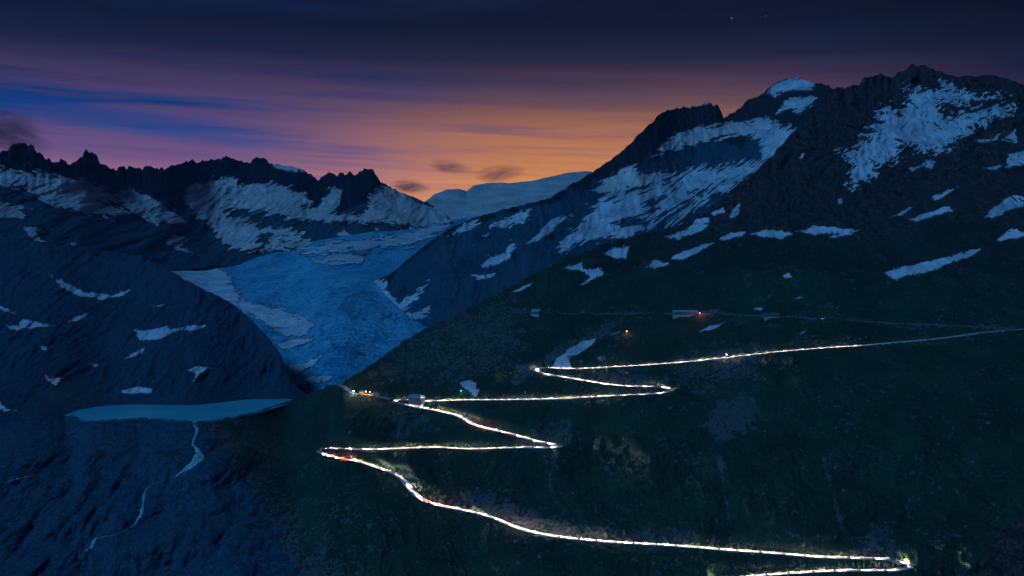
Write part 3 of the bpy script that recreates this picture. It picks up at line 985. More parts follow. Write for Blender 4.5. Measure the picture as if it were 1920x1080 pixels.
# ================================================================== snow
def c1(*p): return [(x / 3.0, 180 + y / 3.0) for x, y in p]
def c2(*p): return [(560 + x / 3.0, 260 + y / 3.0) for x, y in p]
def c3(*p): return [(1100 + x * 0.42708, 80 + y * 0.42708) for x, y in p]
def c4(*p): return [(x / 3.0, 540 + y / 3.0) for x, y in p]


FAR = 'snowfields on the far ridges'
HIGH = 'snowfields on the right-hand mountains'
# left ridge
snow(A, c1((0, 402), (60, 425), (110, 436), (150, 448), (230, 440), (300, 455), (360, 465), (420, 478), (520, 508), (600, 543), (650, 590), (600, 606), (560, 596), (640, 640), (720, 655), (650, 676), (540, 668), (420, 650), (330, 622), (200, 566), (100, 524), (0, 500), (-300, 440), (-300, 340)),
     'long grey snow slope below the leftmost black peaks', 'snowfield', amp=8, ln=30, across=4, angle=-26, bias=1.0, mat='far_snow', thick=2, group=FAR)
snow(A, c1((630, 560), (700, 538), (740, 526), (800, 556), (880, 588), (950, 636), (1000, 668), (1048, 726), (980, 724), (910, 702), (880, 732), (820, 694), (750, 650), (690, 612)),
     'tapering snow slope ending in a point above the rock hill', 'snowfield', amp=6, ln=24, across=4, angle=-28, bias=0.6, mat='far_snow', thick=2, group=FAR)
snow(A, c1((0, 600), (90, 610), (190, 640), (100, 640), (150, 668), (140, 690), (0, 692), (-120, 690), (-120, 590)), 'flat snow patch at the left edge under the grey snow slope', amp=2.5, mat='far_snow', thick=1.5, group=FAR)
snow(A, c1((125, 733), (190, 738), (262, 758), (200, 765), (230, 808), (272, 820), (216, 852), (180, 812)), 'hooked snow patch on the dark left slope', amp=2.0, mat='far_snow', thick=1.5, group=FAR)
snow(A, c1((372, 822), (440, 828), (455, 846), (400, 842)), 'small snow dash right of the hooked patch', amp=1.2, mat='far_snow', group=FAR)
snow(A, c1((1055, 545), (1085, 500), (1180, 505), (1262, 460), (1330, 480), (1362, 505), (1440, 498), (1560, 500), (1650, 540), (1710, 560), (1745, 605), (1700, 650), (1720, 700), (1560, 674), (1440, 644), (1345, 622), (1250, 640), (1290, 690), (1380, 700),
         (1460, 748), (1600, 756), (1700, 756), (1664, 810), (1760, 834), (1700, 864), (1640, 834), (1560, 784), (1480, 784), (1440, 830), (1505, 864), (1400, 868), (1290, 860), (1240, 800), (1180, 730), (1090, 660), (1058, 600)),
     'wide snow bowl under the middle of the left ridge', 'snowfield', amp=8, ln=26, across=6, angle=25, bias=0.8, mat='far_snow', thick=2, group=FAR)
snow(A, c1((1540, 775), (1640, 770), (1700, 800), (1760, 835), (1690, 850), (1560, 872), (1470, 872), (1500, 830)), 'broken snow apron at the glacier edge below the snow bowl', amp=6, ln=18, across=5, angle=-20, mat='far_snow', group=FAR)
snow(A, c1((1512, 372), (1560, 383), (1640, 396), (1730, 428), (1650, 434), (1600, 424), (1545, 402)), 'small snow cap behind the ridge crest', amp=1.2, mat='far_snow', group=FAR)
snow(A, c1((930, 820), (980, 778), (1010, 792), (1078, 800), (1015, 848), (1080, 878), (1125, 900), (1000, 872)), 'forked snow patch above the glacier on the left', amp=2.5, mat='far_snow', group=FAR)
snow(A, c2((395, 410), (408, 340), (440, 298), (490, 272), (540, 298), (620, 338), (720, 378), (830, 438), (862, 468), (780, 492), (640, 492), (560, 484), (460, 474), (380, 474), (330, 454)),
     'triangular snow face right of the jagged middle peak', 'snowfield', amp=7, ln=22, across=3.5, angle=-22, bias=2.0, mat='far_snow', thick=2, group=FAR)
snow(A, c2((110, 385), (180, 285), (240, 300), (244, 345), (190, 430), (330, 430), (350, 470), (160, 475), (60, 464), (-40, 444), (-60, 400), (40, 390)),
     'snow couloir fanning out left of the jagged middle peak', 'snowfield', amp=6, ln=20, across=5, angle=30, mat='far_snow', thick=2, group=FAR)
snow(A, c2((215, 545), (255, 500), (282, 538), (330, 566), (440, 548), (520, 526), (640, 500), (800, 480), (760, 505), (560, 545), (400, 588), (290, 580)), 'curved snow strip along the foot of the middle peak', amp=4, ln=20, across=4, angle=12, mat='far_snow', group=FAR)
snow(A, c2((425, 505), (440, 498), (456, 505), (455, 520), (438, 526), (426, 518)), 'round snow dot below the middle peak', amp=0.6, mat='far_snow', group=FAR)
# rock hill
HILL = 'snow patches on the rock hill'
snow(B, [(92, 513), (125, 530), (160, 548), (210, 554), (250, 540), (232, 556), (190, 563), (150, 556), (115, 541)], 'sickle-shaped snow patch high on the rock hill', amp=2.0, group=HILL)
snow(B, c4((30, 206), (100, 215), (130, 172), (200, 192), (312, 214), (220, 224), (100, 242), (56, 230)), 'ragged snow streak on the left side of the rock hill', amp=2, ln=20, across=5, group=HILL)
snow(B, c4((376, 192), (430, 160), (514, 133), (490, 162), (440, 188)), 'slanting snow strip right of the ragged streak', amp=1.5, group=HILL)
snow(B, c4((-60, 80), (40, 113), (98, 152), (50, 142), (-60, 105)), 'narrow snow line running off the left edge', amp=1.2, group=HILL)
snow(B, c4((752, 228), (800, 242), (950, 214), (952, 240), (1080, 213), (1168, 208), (1120, 242), (1000, 244), (900, 292), (780, 302)), 'largest snow patch on the rock hill, with a trailing right arm', amp=2.2, group=HILL)
snow(B, c4((838, 90), (880, 104), (954, 83), (920, 104), (868, 112)), 'small snow arc near the top of the rock hill', amp=1.0, group=HILL)
snow(B, c4((212, 312), (270, 328), (266, 358), (238, 346)), 'small snow speck on the left of the rock hill', amp=1.2, group=HILL)
snow(B, c4((694, 404), (740, 370), (822, 333), (800, 367), (740, 398)), 'slim snow strip on the middle of the rock hill', amp=1.2, group=HILL)
snow(B, c4((1056, 460), (1110, 443), (1198, 448), (1130, 482), (1088, 534), (1100, 490)), 'torn snow patch low on the right of the rock hill', amp=2.2, group=HILL)
snow(B, c4((506, 428), (550, 424), (556, 442), (530, 452)), 'tiny snow spot left of the slim strip', amp=0.8, group=HILL)
snow(B, c4((250, 486), (352, 518), (318, 552), (276, 532)), 'speckled snow patch above the left end of the lake', amp=3.5, ln=16, across=4, group=HILL)
snow(B, c4((660, 592), (700, 570), (780, 553), (862, 568), (852, 598), (760, 598)), 'flat snow patch just above the lake shore', amp=1.5, group=HILL)
snow(B, c4((-80, 620), (0, 640), (40, 676), (94, 690), (30, 694), (-60, 670)), 'snow remnant left of the lake', amp=2.0, group=HILL)
# glacier edges
ICE = 'snow lying on the glacier'
snow(G, [(255, 470), (290, 478), (367, 482), (432, 497), (405, 505), (436, 520), (425, 530), (452, 560), (440, 575), (390, 560), (340, 530), (290, 500)], 'white snow margin along the upper left of the glacier', 'snowfield', amp=6, ln=30, across=5, angle=-8, bias=1, group=ICE)
snow(G, c4((1240, 60), (1330, 70), (1450, 98), (1560, 108), (1640, 158), (1700, 178), (1760, 216), (1720, 258), (1600, 272), (1540, 240), (1500, 190), (1420, 150), (1330, 110)), 'crevassed snow on the left flank of the ice tongue', 'snowfield', amp=6, ln=16, across=5, angle=-25, bias=2, group=ICE)
snow(G, c4((1550, 320), (1640, 288), (1700, 282), (1794, 286), (1700, 322), (1580, 352)), 'wedge of snow under the crevassed flank', amp=1.5, group=ICE)
snow(G, c4((1560, 480), (1640, 430), (1720, 418), (1790, 388), (1824, 358), (1804, 400), (1760, 442), (1690, 470), (1660, 512), (1600, 500)), 'twisted snow ribbon on the lower ice', amp=3, ln=12, across=5, angle=25, group=ICE)
snow(G, c4((1630, 542), (1720, 500), (1874, 493), (1860, 522), (1720, 548)), 'flat pale snow bed at the snout of the glacier', amp=1.5, group=ICE)
snow(G, c4((1480, 580), (1560, 563), (1630, 545), (1570, 586)), 'thin snow sliver near the right end of the lake', amp=1.2, group=ICE)
snow(G, c2((0, 640), (200, 592), (450, 562), (640, 532), (850, 486), (760, 545), (640, 600), (420, 615), (200, 625)), 'pale snow covering the upper glacier', 'snowfield', amp=9, ln=50, across=5, angle=8, group=ICE)
snow(G, c2((50, 686), (200, 660), (390, 652), (350, 700), (150, 710)), 'long snow lens in the middle of the glacier', amp=5, ln=34, across=5, angle=6, group=ICE)
# mountain right of the glacier
snow(R1, c3((290, 500), (330, 450), (400, 400), (520, 372), (700, 345), (780, 333), (836, 356), (790, 390), (740, 402), (650, 406), (560, 428), (480, 450), (380, 466)), 'grey hanging snowfield below the square cliff', 'snowfield', amp=6.0, ln=26, across=6, angle=12, mat='far_snow', bias=0.0, group=HIGH)
snow(R1, c3((790, 335), (922, 393), (890, 450), (800, 512), (740, 562), (620, 645), (500, 705), (380, 800), (350, 800), (480, 690), (600, 620), (700, 562), (770, 490), (765, 430), (710, 408), (800, 380)), 'blue snow gully running down left from the saddle', 'snowfield', amp=10.5, ln=34, across=4, angle=38, bias=0.0, group=HIGH)
snow(R1, c3((240, 815), (330, 690), (400, 600), (460, 558), (600, 550), (745, 532), (640, 605), (480, 655), (400, 725), (300, 795)), 'broad slanting snow triangle left of the blue gully', 'snowfield', amp=12.0, ln=34, across=5, angle=36, bias=0.0, group=HIGH)
snow(R1, c3((20, 655), (70, 610), (150, 562), (212, 542), (232, 580), (390, 562), (330, 612), (200, 642), (100, 662)), 'ragged grey snow patch under the skyline slope', 'snowfield', amp=7.5, ln=24, across=5, angle=22, mat='far_snow', bias=0.0, group=HIGH)
snow(R1, c3((-20, 750), (80, 690), (180, 652), (330, 612), (352, 640), (280, 702), (250, 752), (150, 772), (0, 808)), 'streaky blue snow at the heart of the slope', 'snowfield', amp=13.5, ln=34, across=5, angle=22, bias=0.0, group=HIGH)
snow(R1, c3((-60, 850), (120, 800), (250, 812), (200, 852), (0, 868)), 'thin snow tongue below the streaky blue snow', amp=6, ln=24, across=4, angle=10, group=HIGH)
snow(R1, c2((1280, 606), (1330, 550), (1430, 450), (1536, 428), (1440, 502), (1380, 552)), 'long diagonal snow runnel on the middle slope', amp=4, ln=26, across=4, angle=42, group=HIGH)
snow(R1, c2((1440, 636), (1560, 500), (1640, 458), (1745, 448), (1784, 512), (1690, 562), (1600, 572), (1500, 624)), 'spread of snow right of the diagonal runnel', 'snowfield', amp=10.5, ln=26, across=5, angle=30, bias=0.0, group=HIGH)
snow(R1, c2((1070, 496), (1200, 438), (1296, 396), (1285, 450), (1200, 502)), 'speckled snow below the far shoulder', amp=6, ln=20, across=5, angle=22, group=HIGH)
snow(R1, c2((840, 552), (920, 478), (1056, 468), (960, 512)), 'faint snow at the lower end of the shoulder', amp=5, ln=24, across=4, angle=22, group=HIGH)
snow(R1, c2((1015, 552), (1080, 528), (1062, 556)), 'short snow dash on the dark valley side', amp=1.5, group=HIGH)
snow(R1, c2((955, 612), (1002, 588), (990, 606)), 'tiny snow mark on the dark valley side', amp=0.8, group=HIGH)
snow(R1, c2((1026, 726), (1080, 668), (1160, 638), (1194, 573), (1218, 600), (1190, 672), (1130, 702), (1060, 728)), 'crooked snow gully above the glacier edge', amp=4.5, ln=14, across=5, angle=35, group=HIGH)
snow(R1, c2((956, 763), (1050, 770), (1114, 753), (1084, 792), (1010, 798)), 'bowl-shaped snow patch below the crooked gully', amp=1.8, group=HIGH)
snow(R1, c2((330, 808), (440, 788), (500, 808), (492, 850), (560, 925), (640, 880), (738, 798), (702, 862), (600, 962), (560, 976), (480, 924), (400, 852)), 'V-shaped snow patch where the slope meets the ice', 'snowfield', amp=4.5, ln=16, across=6, angle=30, bias=0.0, group=HIGH)
snow(R1, c2((560, 975), (660, 990), (740, 934), (734, 970), (690, 996), (750, 1012), (620, 1014)), 'snow scraps along the right margin of the ice', amp=4, ln=16, across=4, group=HIGH)
snow(R1, c3((790, 220), (850, 163), (920, 154), (1005, 178), (990, 202), (900, 212), (820, 234)), 'snow cap on the rounded summit right of the saddle', 'snowfield', amp=4.5, ln=24, across=5, angle=10, bias=0.0, group=HIGH)
snow(R1, c3((836, 312), (866, 258), (930, 238), (1008, 244), (990, 272), (930, 312), (880, 290)), 'lower snow apron of the rounded summit', 'snowfield', amp=4.5, ln=16, across=5, angle=20, bias=0.0, group=HIGH)
snow(R1, c3((460, 284), (540, 260), (552, 266), (500, 284)), 'thin snow crest on top of the square cliff', amp=0.6, mat='far_snow', group=HIGH)
# massif
snow(F, c3((1270, 320), (1330, 278), (1370, 320), (1424, 260), (1398, 208), (1440, 208), (1572, 212), (1558, 178), (1600, 188), (1640, 220), (1720, 240), (1850, 238), (1700, 262), (1560, 262), (1540, 330), (1700, 312), (1760, 290), (1872, 280), (1860, 312), (1780, 332),
          (1720, 372), (1640, 422), (1590, 440), (1582, 476), (1470, 482), (1440, 452), (1370, 450), (1372, 500), (1330, 532), (1260, 540), (1272, 580), (1190, 636), (1160, 632), (1160, 560), (1140, 500), (1096, 480), (1150, 478), (1232, 430), (1198, 410), (1250, 390), (1280, 350)),
     'large broken snowfield below the right summit', 'snowfield', amp=14, ln=16, across=6, angle=22, bias=-0.5, thick=1.5, group=HIGH)
for pg, lab, am in (
        (c2((1478, 732), (1590, 698), (1604, 738), (1700, 728), (1714, 770), (1650, 800), (1580, 828), (1640, 784), (1596, 748)), 'fish-shaped snow patch on the spur above the valley', 2.2),
        (c2((1708, 648), (1780, 610), (1862, 608), (1840, 678), (1760, 672)), 'squarish snow patch above the fish-shaped one', 2.2),
        (c3((1700, 432), (1780, 420), (1834, 388), (1800, 432), (1730, 444)), 'thin snow strip right of the broken snowfield', 1.8),
        (c3((1815, 432), (1882, 378), (1892, 444)), 'small snow fleck near the right edge, high up', 2.0),
        (c3((1838, 552), (1850, 488), (1960, 470), (1960, 536)), 'snow patch cut by the right edge below the summit', 2.5),
        (c3((1738, 552), (1832, 538), (1800, 564)), 'small snow bar left of the edge patch', 1.5),
        (c3((1748, 768), (1790, 720), (1870, 668), (1960, 690), (1910, 722), (1840, 742), (1800, 768)), 'bright blue snow slab at the right edge', 2.2),
        (c3((1786, 882), (1860, 812), (1960, 850), (1860, 864)), 'blue snow wedge at the right edge, lower down', 2.2),
        (c3((1408, 782), (1470, 755), (1580, 718), (1614, 738), (1540, 762), (1450, 788)), 'long lilac snow bar on the dark slope', 1.6),
        (c3((1316, 778), (1380, 744), (1434, 718), (1402, 752)), 'thin snow bar above and left of the lilac one', 1.6),
        (c3((1506, 684), (1580, 655), (1636, 628), (1602, 658), (1540, 694)), 'dotted snow line above the lilac bar', 2.6),
        (c3((1388, 556), (1470, 540), (1480, 512), (1534, 524), (1514, 558), (1484, 546), (1430, 564)), 'star-shaped snow patch below the broken snowfield', 1.8),
        (c3((1302, 1012), (1390, 984), (1480, 968), (1600, 934), (1734, 902), (1690, 942), (1590, 972), (1500, 1012), (1400, 1028), (1350, 1044)), 'longest blue snow streak on the meadow slope at right', 2.6),
        (c3((716, 842), (790, 824), (860, 824), (914, 840), (860, 862), (760, 854)), 'left half of the long snow band across the massif', 2.4),
        (c3((918, 832), (1000, 804), (1090, 814), (1206, 824), (1130, 852), (1044, 868), (1100, 840), (1000, 842)), 'right half of the long snow band across the massif', 2.4),
        (c3((576, 864), (630, 834), (704, 828), (684, 852), (600, 872)), 'snow patch at the left end of the long band', 2.0),
        (c3((340, 854), (440, 820), (480, 778), (548, 768), (532, 812), (470, 842), (410, 864)), 'boot-shaped snow patch on the spur crest', 2.6),
        (c3((538, 752), (600, 723), (608, 746), (560, 764)), 'small snow triangle above the boot-shaped patch', 1.4),
        (c3((628, 774), (640, 730), (672, 708), (674, 742), (652, 772)), 'upright snow sliver beside the small triangle', 1.6),
        (c3((366, 948), (440, 910), (520, 884), (564, 878), (512, 912), (450, 947), (400, 957)), 'slanting snow strip under the boot-shaped patch', 1.8),
        (c3((256, 988), (300, 953), (364, 974), (300, 994)), 'two-pronged snow scrap left of the slanting strip', 2.2),
        (c3((1098, 692), (1120, 678), (1128, 712), (1104, 714)), 'tiny square snow spot on the brown slope', 0.8),
        (c3((856, 1024), (885, 1010), (908, 1032), (870, 1038)), 'small snow spot on the meadow below the long band', 1.0),
        (c3((926, 512), (944, 486), (962, 486), (946, 514)), 'small snow fleck under the rounded summit', 0.9),
        ([(1027, 687), (1062, 657), (1090, 641), (1121, 633), (1110, 648), (1082, 666), (1064, 670), (1083, 690)], 'bright blue snow tongue above the upper left hairpin', 1.6),
        ([(857, 719), (880, 711), (894, 720), (892, 729), (900, 732), (889, 739), (875, 731)], 'white snow patch above the road right of the hotel', 1.4),
        ([(1310, 623), (1330, 611), (1362, 604), (1345, 616), (1326, 621)], 'spindle-shaped snow patch under the long shed', 0.8),
        ([(1410, 582), (1416, 577), (1432, 577), (1426, 583)], 'tiny snow patch above the small stone barn', 0.6),
        ([(1483, 563), (1494, 558), (1511, 554), (1504, 560)], 'short slanting snow dash on the upper meadow', 0.8),
        ([(1497, 628), (1503, 623), (1512, 619), (1507, 627)], 'small snow comma above the road on the meadow', 0.7),
        ([(1142, 629), (1152, 624), (1166, 621), (1156, 627)], 'small snow sliver left of the orange lamp', 0.6),
        ([(1118, 672), (1128, 666), (1138, 668), (1126, 674)], 'small blue snow spot right of the snow tongue', 0.6),
        ([(958, 549), (980, 537), (1003, 529), (990, 540), (972, 549)], 'snow strip on the brow of the hillside', 1.0)):
    snow(F, pg, lab, amp=am, ln=12, across=5, angle=14, group='snow patches on the near mountainside')


# ================================================================== ribbons laid on the ground
def normals_along(P):
    t_ = np.gradient(P, axis=0)
    t_[:, 2] = 0
    t_ /= np.linalg.norm(t_, axis=1)[:, None] + 1e-9
    return t_, np.stack([t_[:, 1], -t_[:, 0], np.zeros(len(P))], 1)      # tangent, right-hand side


def ribbon(P, offs, zs, wd=1.0):
    """strip of quads along P through the given sideways offsets and heights"""
    _, nr = normals_along(P)
    V = np.stack([P + nr * (o * np.ones(len(P)) * wd)[:, None] + np.array([0, 0, z]) for o, z in zip(offs, zs)], 1)
    n, k = V.shape[:2]
    idx = np.arange(n * k).reshape(n, k)
    Fq = np.stack([idx[:-1, :-1], idx[1:, :-1], idx[1:, 1:], idx[:-1, 1:]], -1).reshape(-1, 4)
    return V.reshape(-1, 3), Fq


HW = 5.0
V, Fq = ribbon(road, (-HW - 0.5, -HW, -HW * 0.5, 0, HW * 0.5, HW, HW + 0.5), (-0.9, 0, 0.05, 0.08, 0.05, 0, -0.9), wide)
road_o = link('road', new_mesh('road', V, Fq, True, [M['road']]), label='winding mountain road lit by headlights in long zigzags', cat='road', kind='structure')
M['paint'] = mat_plain('white_road_paint', (0.6, 0.6, 0.58, 1), (0.7, 0.7, 0.68, 1), 1.0)
for o in (-HW + 0.35, HW - 0.35):
    V, Fq = ribbon(road, (o - 0.12, o + 0.12), (0.03, 0.03), wide)
    link('edge_line', new_mesh('edge_line', V, Fq, True, [M['paint']]), road_o)
V, Fq = ribbon(track, (-2.4, -2.0, 0, 2.0, 2.4), (-0.8, 0.0, 0.05, 0.0, -0.8))
link('track', new_mesh('track', V, Fq, True, [M['track']]), label='thin gravel track crossing the meadow above the road', cat='track', kind='structure')
V, Fq = ribbon(lot, (-6.2, -5.5, 0, 5.5, 6.2), (-1.2, 0.0, 0.04, 0.0, -1.2))
link('car_park', new_mesh('car_park', V, Fq, True, [M['road']]), label='unlit lay-by running left from the hotel bend', cat='car park', kind='structure')


def road_index(px, py):
    d = np.linalg.norm(road_px - np.array([px, py]), axis=1)
    return int(d.argmin())


kz_ = road[:, 2] / road[:, 1]
kx_ = road[:, 0] / road[:, 1]
vv = (kz_ * math.cos(PITCH) + math.sin(PITCH)) / (math.cos(PITCH) - kz_ * math.sin(PITCH))
road_px = np.stack([960 + FPX * kx_ * (math.cos(PITCH) + vv * math.sin(PITCH)), 540 - FPX * vv], 1)


def retaining_wall(pa, pb, heights, label):
    """battered stone wall on the downhill side of the road between two photo points"""
    a, b_ = sorted((road_index(*pa), road_index(*pb)))
    P = road[a:b_ + 1]
    _, nr = normals_along(P)
    side = -1.0 if nr[:, 1].mean() > 0 else 1.0
    h = np.interp(np.linspace(0, 1, len(P)), np.linspace(0, 1, len(heights)), heights) + 0.4 * fbm(np.arange(len(P)) / 9.0, 0.2, 0.0, 3)
    h = np.maximum(h, 0.2)
    o = HW + 0.25
    rows_ = [(o, 0.55), (o + 0.7, 0.55), (o + 0.75, 0.0)]
    V = [P + nr * side * q + np.array([0, 0, z]) for q, z in rows_]
    for fr in (0.25, 0.5, 0.75, 1.0):
        V.append(P + nr * side * (o + 0.75 + 0.45 * h * fr)[:, None] + np.stack([np.zeros(len(P)), np.zeros(len(P)), -h * fr], 1))
    V.append(V[-1] + np.array([0, 1.0, -2.0]))
    V = np.stack(V, 1)
    n, k = V.shape[:2]
    idx = np.arange(n * k).reshape(n, k)
    Fq = np.stack([idx[:-1, :-1], idx[1:, :-1], idx[1:, 1:], idx[:-1, 1:]], -1).reshape(-1, 4)
    link('retaining_wall', new_mesh('retaining_wall', V.reshape(-1, 3), Fq, False, [M['wall_stone']]), label=label, cat='wall', group='retaining walls under the road')


retaining_wall((1615, 648), (1880, 619), (0.8, 2.5, 4.2, 3.0, 3.5, 6.5, 7.0, 6.0, 4.0, 1.2), 'long pale retaining wall under the unlit road at right')
retaining_wall((1018, 699), (1100, 714), (2, 4.5, 4, 3, 1), 'pale retaining wall under the upper left hairpin')
retaining_wall((970, 990), (1290, 1024), (1, 5, 6.5, 5, 5, 7, 6, 4, 1.5), 'long grey retaining wall under the lowest road leg')
retaining_wall((715, 879), (775, 920), (1, 4, 6, 6, 3), 'curved retaining wall at the bend below the lower left hairpin')
retaining_wall((752, 756), (812, 768), (4, 5, 3, 1), 'retaining wall under the road in front of the hotel')
retaining_wall((940, 840), (1030, 839), (0.6, 2, 2.5, 1.5), 'low retaining wall under the leg left of the right-hand hairpin')


def stream(pts, widths, label, name='stream', L=None, lift=0.9):
    q = catmull(pts, 10)
    s_ = np.linspace(0, 1, len(q))
    wd = np.interp(s_, np.linspace(0, 1, len(widths)), widths) * (1 + 0.45 * fbm(s_ * 19, 0.7, pts[0][0], 4))
    wob = 1.6 * fbm(s_ * 13, 3.1, pts[0][1], 4)
    cols = []
    for k in np.linspace(-1, 1, 7):
        px = q[:, 0] + wob + k * wd
        py = q[:, 1] + 0.6 * np.sin(s_ * 40)
        P = surf_point(F, px, py) + np.array([0, -0.7, 0.9]) * lift * (1.15 - abs(k) * 0.9)
        cols.append(P)
    V = np.stack(cols, 1)
    n, k = V.shape[:2]
    idx = np.arange(n * k).reshape(n, k)
    Fq = np.stack([idx[:-1, :-1], idx[1:, :-1], idx[1:, 1:], idx[:-1, 1:]], -1).reshape(-1, 4)
    return link(name, new_mesh(name, V.reshape(-1, 3), Fq, True, [M['white_water']]), label=label, cat=name, kind='structure')


stream([(363, 794), (369, 806), (366, 818), (362, 832), (369, 842), (374, 852), (368, 864), (355, 876), (342, 885), (329, 894)], (2.5, 3, 2.2, 2, 3.2, 8, 9, 7, 4, 1.5), 'pale waterfall spilling from the lake outlet', 'waterfall')
stream([(329, 894), (305, 903), (286, 908), (276, 916), (270, 930), (268, 945), (266, 960), (260, 972), (252, 984)], (1.0, 0.8, 0.8, 1.5, 2.0, 1.6, 2.5, 3.0, 2.0), 'lower waterfall dropping through the haze-blue slabs', 'waterfall')
stream([(252, 984), (225, 1000), (200, 1006), (180, 1010), (172, 1024), (160, 1034)], (1.2, 1.2, 2.0, 2.5, 3.0, 2.0), 'stream threading the slabs below the falls')
stream([(0, 905), (30, 899), (55, 893), (78, 891)], (2, 4, 3, 1), 'short pale stream at the left edge')

# ================================================================== buildings
class MB:
    """collects boxes and prisms into one mesh"""
    def __init__(self):
        self.v, self.f = [], []

    def add(self, v, f):
        n = len(self.v)
        self.v += [tuple(p) for p in v]
        self.f += [tuple(i + n for i in q) for q in f]
        return self

    def box(self, x0, x1, y0, y1, z0, z1):
        return self.add([(x0, y0, z0), (x1, y0, z0), (x1, y1, z0), (x0, y1, z0), (x0, y0, z1), (x1, y0, z1), (x1, y1, z1), (x0, y1, z1)],
                        [(0, 3, 2, 1), (4, 5, 6, 7), (0, 1, 5, 4), (1, 2, 6, 5), (2, 3, 7, 6), (3, 0, 4, 7)])

    def frustum(self, x0, x1, y0, y1, z0, z1, ix, iy):
        return self.add([(x0, y0, z0), (x1, y0, z0), (x1, y1, z0), (x0, y1, z0), (x0 + ix, y0 + iy, z1), (x1 - ix, y0 + iy, z1), (x1 - ix, y1 - iy, z1), (x0 + ix, y1 - iy, z1)],
                        [(0, 3, 2, 1), (4, 5, 6, 7), (0, 1, 5, 4), (1, 2, 6, 5), (2, 3, 7, 6), (3, 0, 4, 7)])

    def gable(self, x0, x1, y0, y1, z0, z1):
        ym = (y0 + y1) / 2
        return self.add([(x0, y0, z0), (x1, y0, z0), (x1, y1, z0), (x0, y1, z0), (x0, ym, z1), (x1, ym, z1)],
                        [(0, 3, 2, 1), (0, 1, 5, 4), (2, 3, 4, 5), (0, 4, 3), (1, 2, 5)])

    def mesh(self, name, mat, smooth=False):
        return new_mesh(name, np.array(self.v, float), self.f, smooth, [mat])


def empty(name, loc, rz, label, cat, group=None):
    o = bpy.data.objects.new(name, None)
    o.location = loc
    o.rotation_euler = (0, 0, rz)
    o['label'] = label
    o['category'] = cat
    if group:
        o['group'] = group
    col.objects.link(o)
    return o


win_frame = MB()
for a in ((-0.65, -0.5, -0.12, 0.12, 0, 1.7), (0.5, 0.65, -0.12, 0.12, 0, 1.7), (-0.5, 0.5, -0.12, 0.12, 1.55, 1.7), (-0.75, 0.75, -0.2, 0.12, -0.15, 0)):
    win_frame.box(*a)
win_frame_me = win_frame.mesh('window', M['frame'])
win_pane_me = MB().box(-0.5, 0.5, -0.04, 0.04, 0, 1.55).mesh('pane', M['glass'])


def window(root, x, y, z, rz, s=1.0):
    o = link('window', win_frame_me, root, loc=(x, y, z), rz=rz)
    o.scale = (s, 1, s)
    link('pane', win_pane_me, o)
    return o


def house(name, px, py, rz, W, D, H, roof_h, label, cat, wall='render_wall', roof='roof_metal', style='gable', cols=5, rows=1, dz=0.0, dy=0.0):
    p = surf_point(F, px, py)
    root = empty(name, (p[0], p[1] + dy, p[2] + dz), rz, label, cat)
    link('foundation', MB().box(-W / 2 - 0.25, W / 2 + 0.25, -D / 2 - 0.25, D / 2 + 0.25, -9, 0.6).mesh('foundation', M['wall_stone']), root)
    link('wall', MB().box(-W / 2, W / 2, -D / 2, D / 2, 0.6, H).mesh('wall', M[wall]), root)
    link('cornice', MB().box(-W / 2 - 0.35, W / 2 + 0.35, -D / 2 - 0.35, D / 2 + 0.35, H, H + 0.45).mesh('cornice', M['frame']), root)
    if style == 'mansard':
        r_ = MB().frustum(-W / 2 - 0.2, W / 2 + 0.2, -D / 2 - 0.2, D / 2 + 0.2, H + 0.45, H + roof_h * 0.72, 1.5, 1.5)
        r_.frustum(-W / 2 + 1.3, W / 2 - 1.3, -D / 2 + 1.3, D / 2 - 1.3, H + roof_h * 0.72, H + roof_h, 3.4, 3.4)
    else:
        r_ = MB().gable(-W / 2 - 0.7, W / 2 + 0.7, -D / 2 - 0.8, D / 2 + 0.8, H + 0.45, H + roof_h)
    ro = link('roof', r_.mesh('roof', M[roof]), root)
    for q in ((-0.28, 0.22) if style == 'mansard' else (0.2,)):
        link('chimney', MB().box(W * q - 0.7, W * q + 0.7, -0.6, 0.6, H + roof_h * 0.6, H + roof_h + 1.5).mesh('chimney', M[wall]), ro)
    for r in range(rows):
        z = 1.4 + r * (H - 1.2) / rows
        for c in range(cols):
            x = -W / 2 + W * (c + 0.5) / cols
            if r == 0 and c == cols // 2:
                link('door', MB().box(x - 0.9, x + 0.9, -D / 2 - 0.1, -D / 2 + 0.05, 0.62, 3.0).mesh('door', M['wood']), root)
                continue
            window(root, x, -D / 2 - 0.02, z, 0)
        nside = max(1, int(D / 4.5))
        for c in range(nside):
            y = -D / 2 + D * (c + 0.5) / nside
            window(root, W / 2 + 0.02, y, z, R(90))
            window(root, -W / 2 - 0.02, y, z, R(-90))
    if style == 'mansard':
        for c in range(cols):
            x = -W / 2 + 1.2 + (W - 2.4) * (c + 0.5) / cols
            d_ = link('dormer', MB().box(x - 0.9, x + 0.9, -D / 2 + 0.15, -D / 2 + 2.6, H + 0.9, H + 2.6).gable(x - 1.1, x + 1.1, -D / 2 - 0.1, -D / 2 + 2.6, H + 2.6, H + 3.3).mesh('dormer', M[roof]), ro)
            w_ = window(ro, x, -D / 2 + 0.12, H + 1.05, 0, 0.8)
    return root


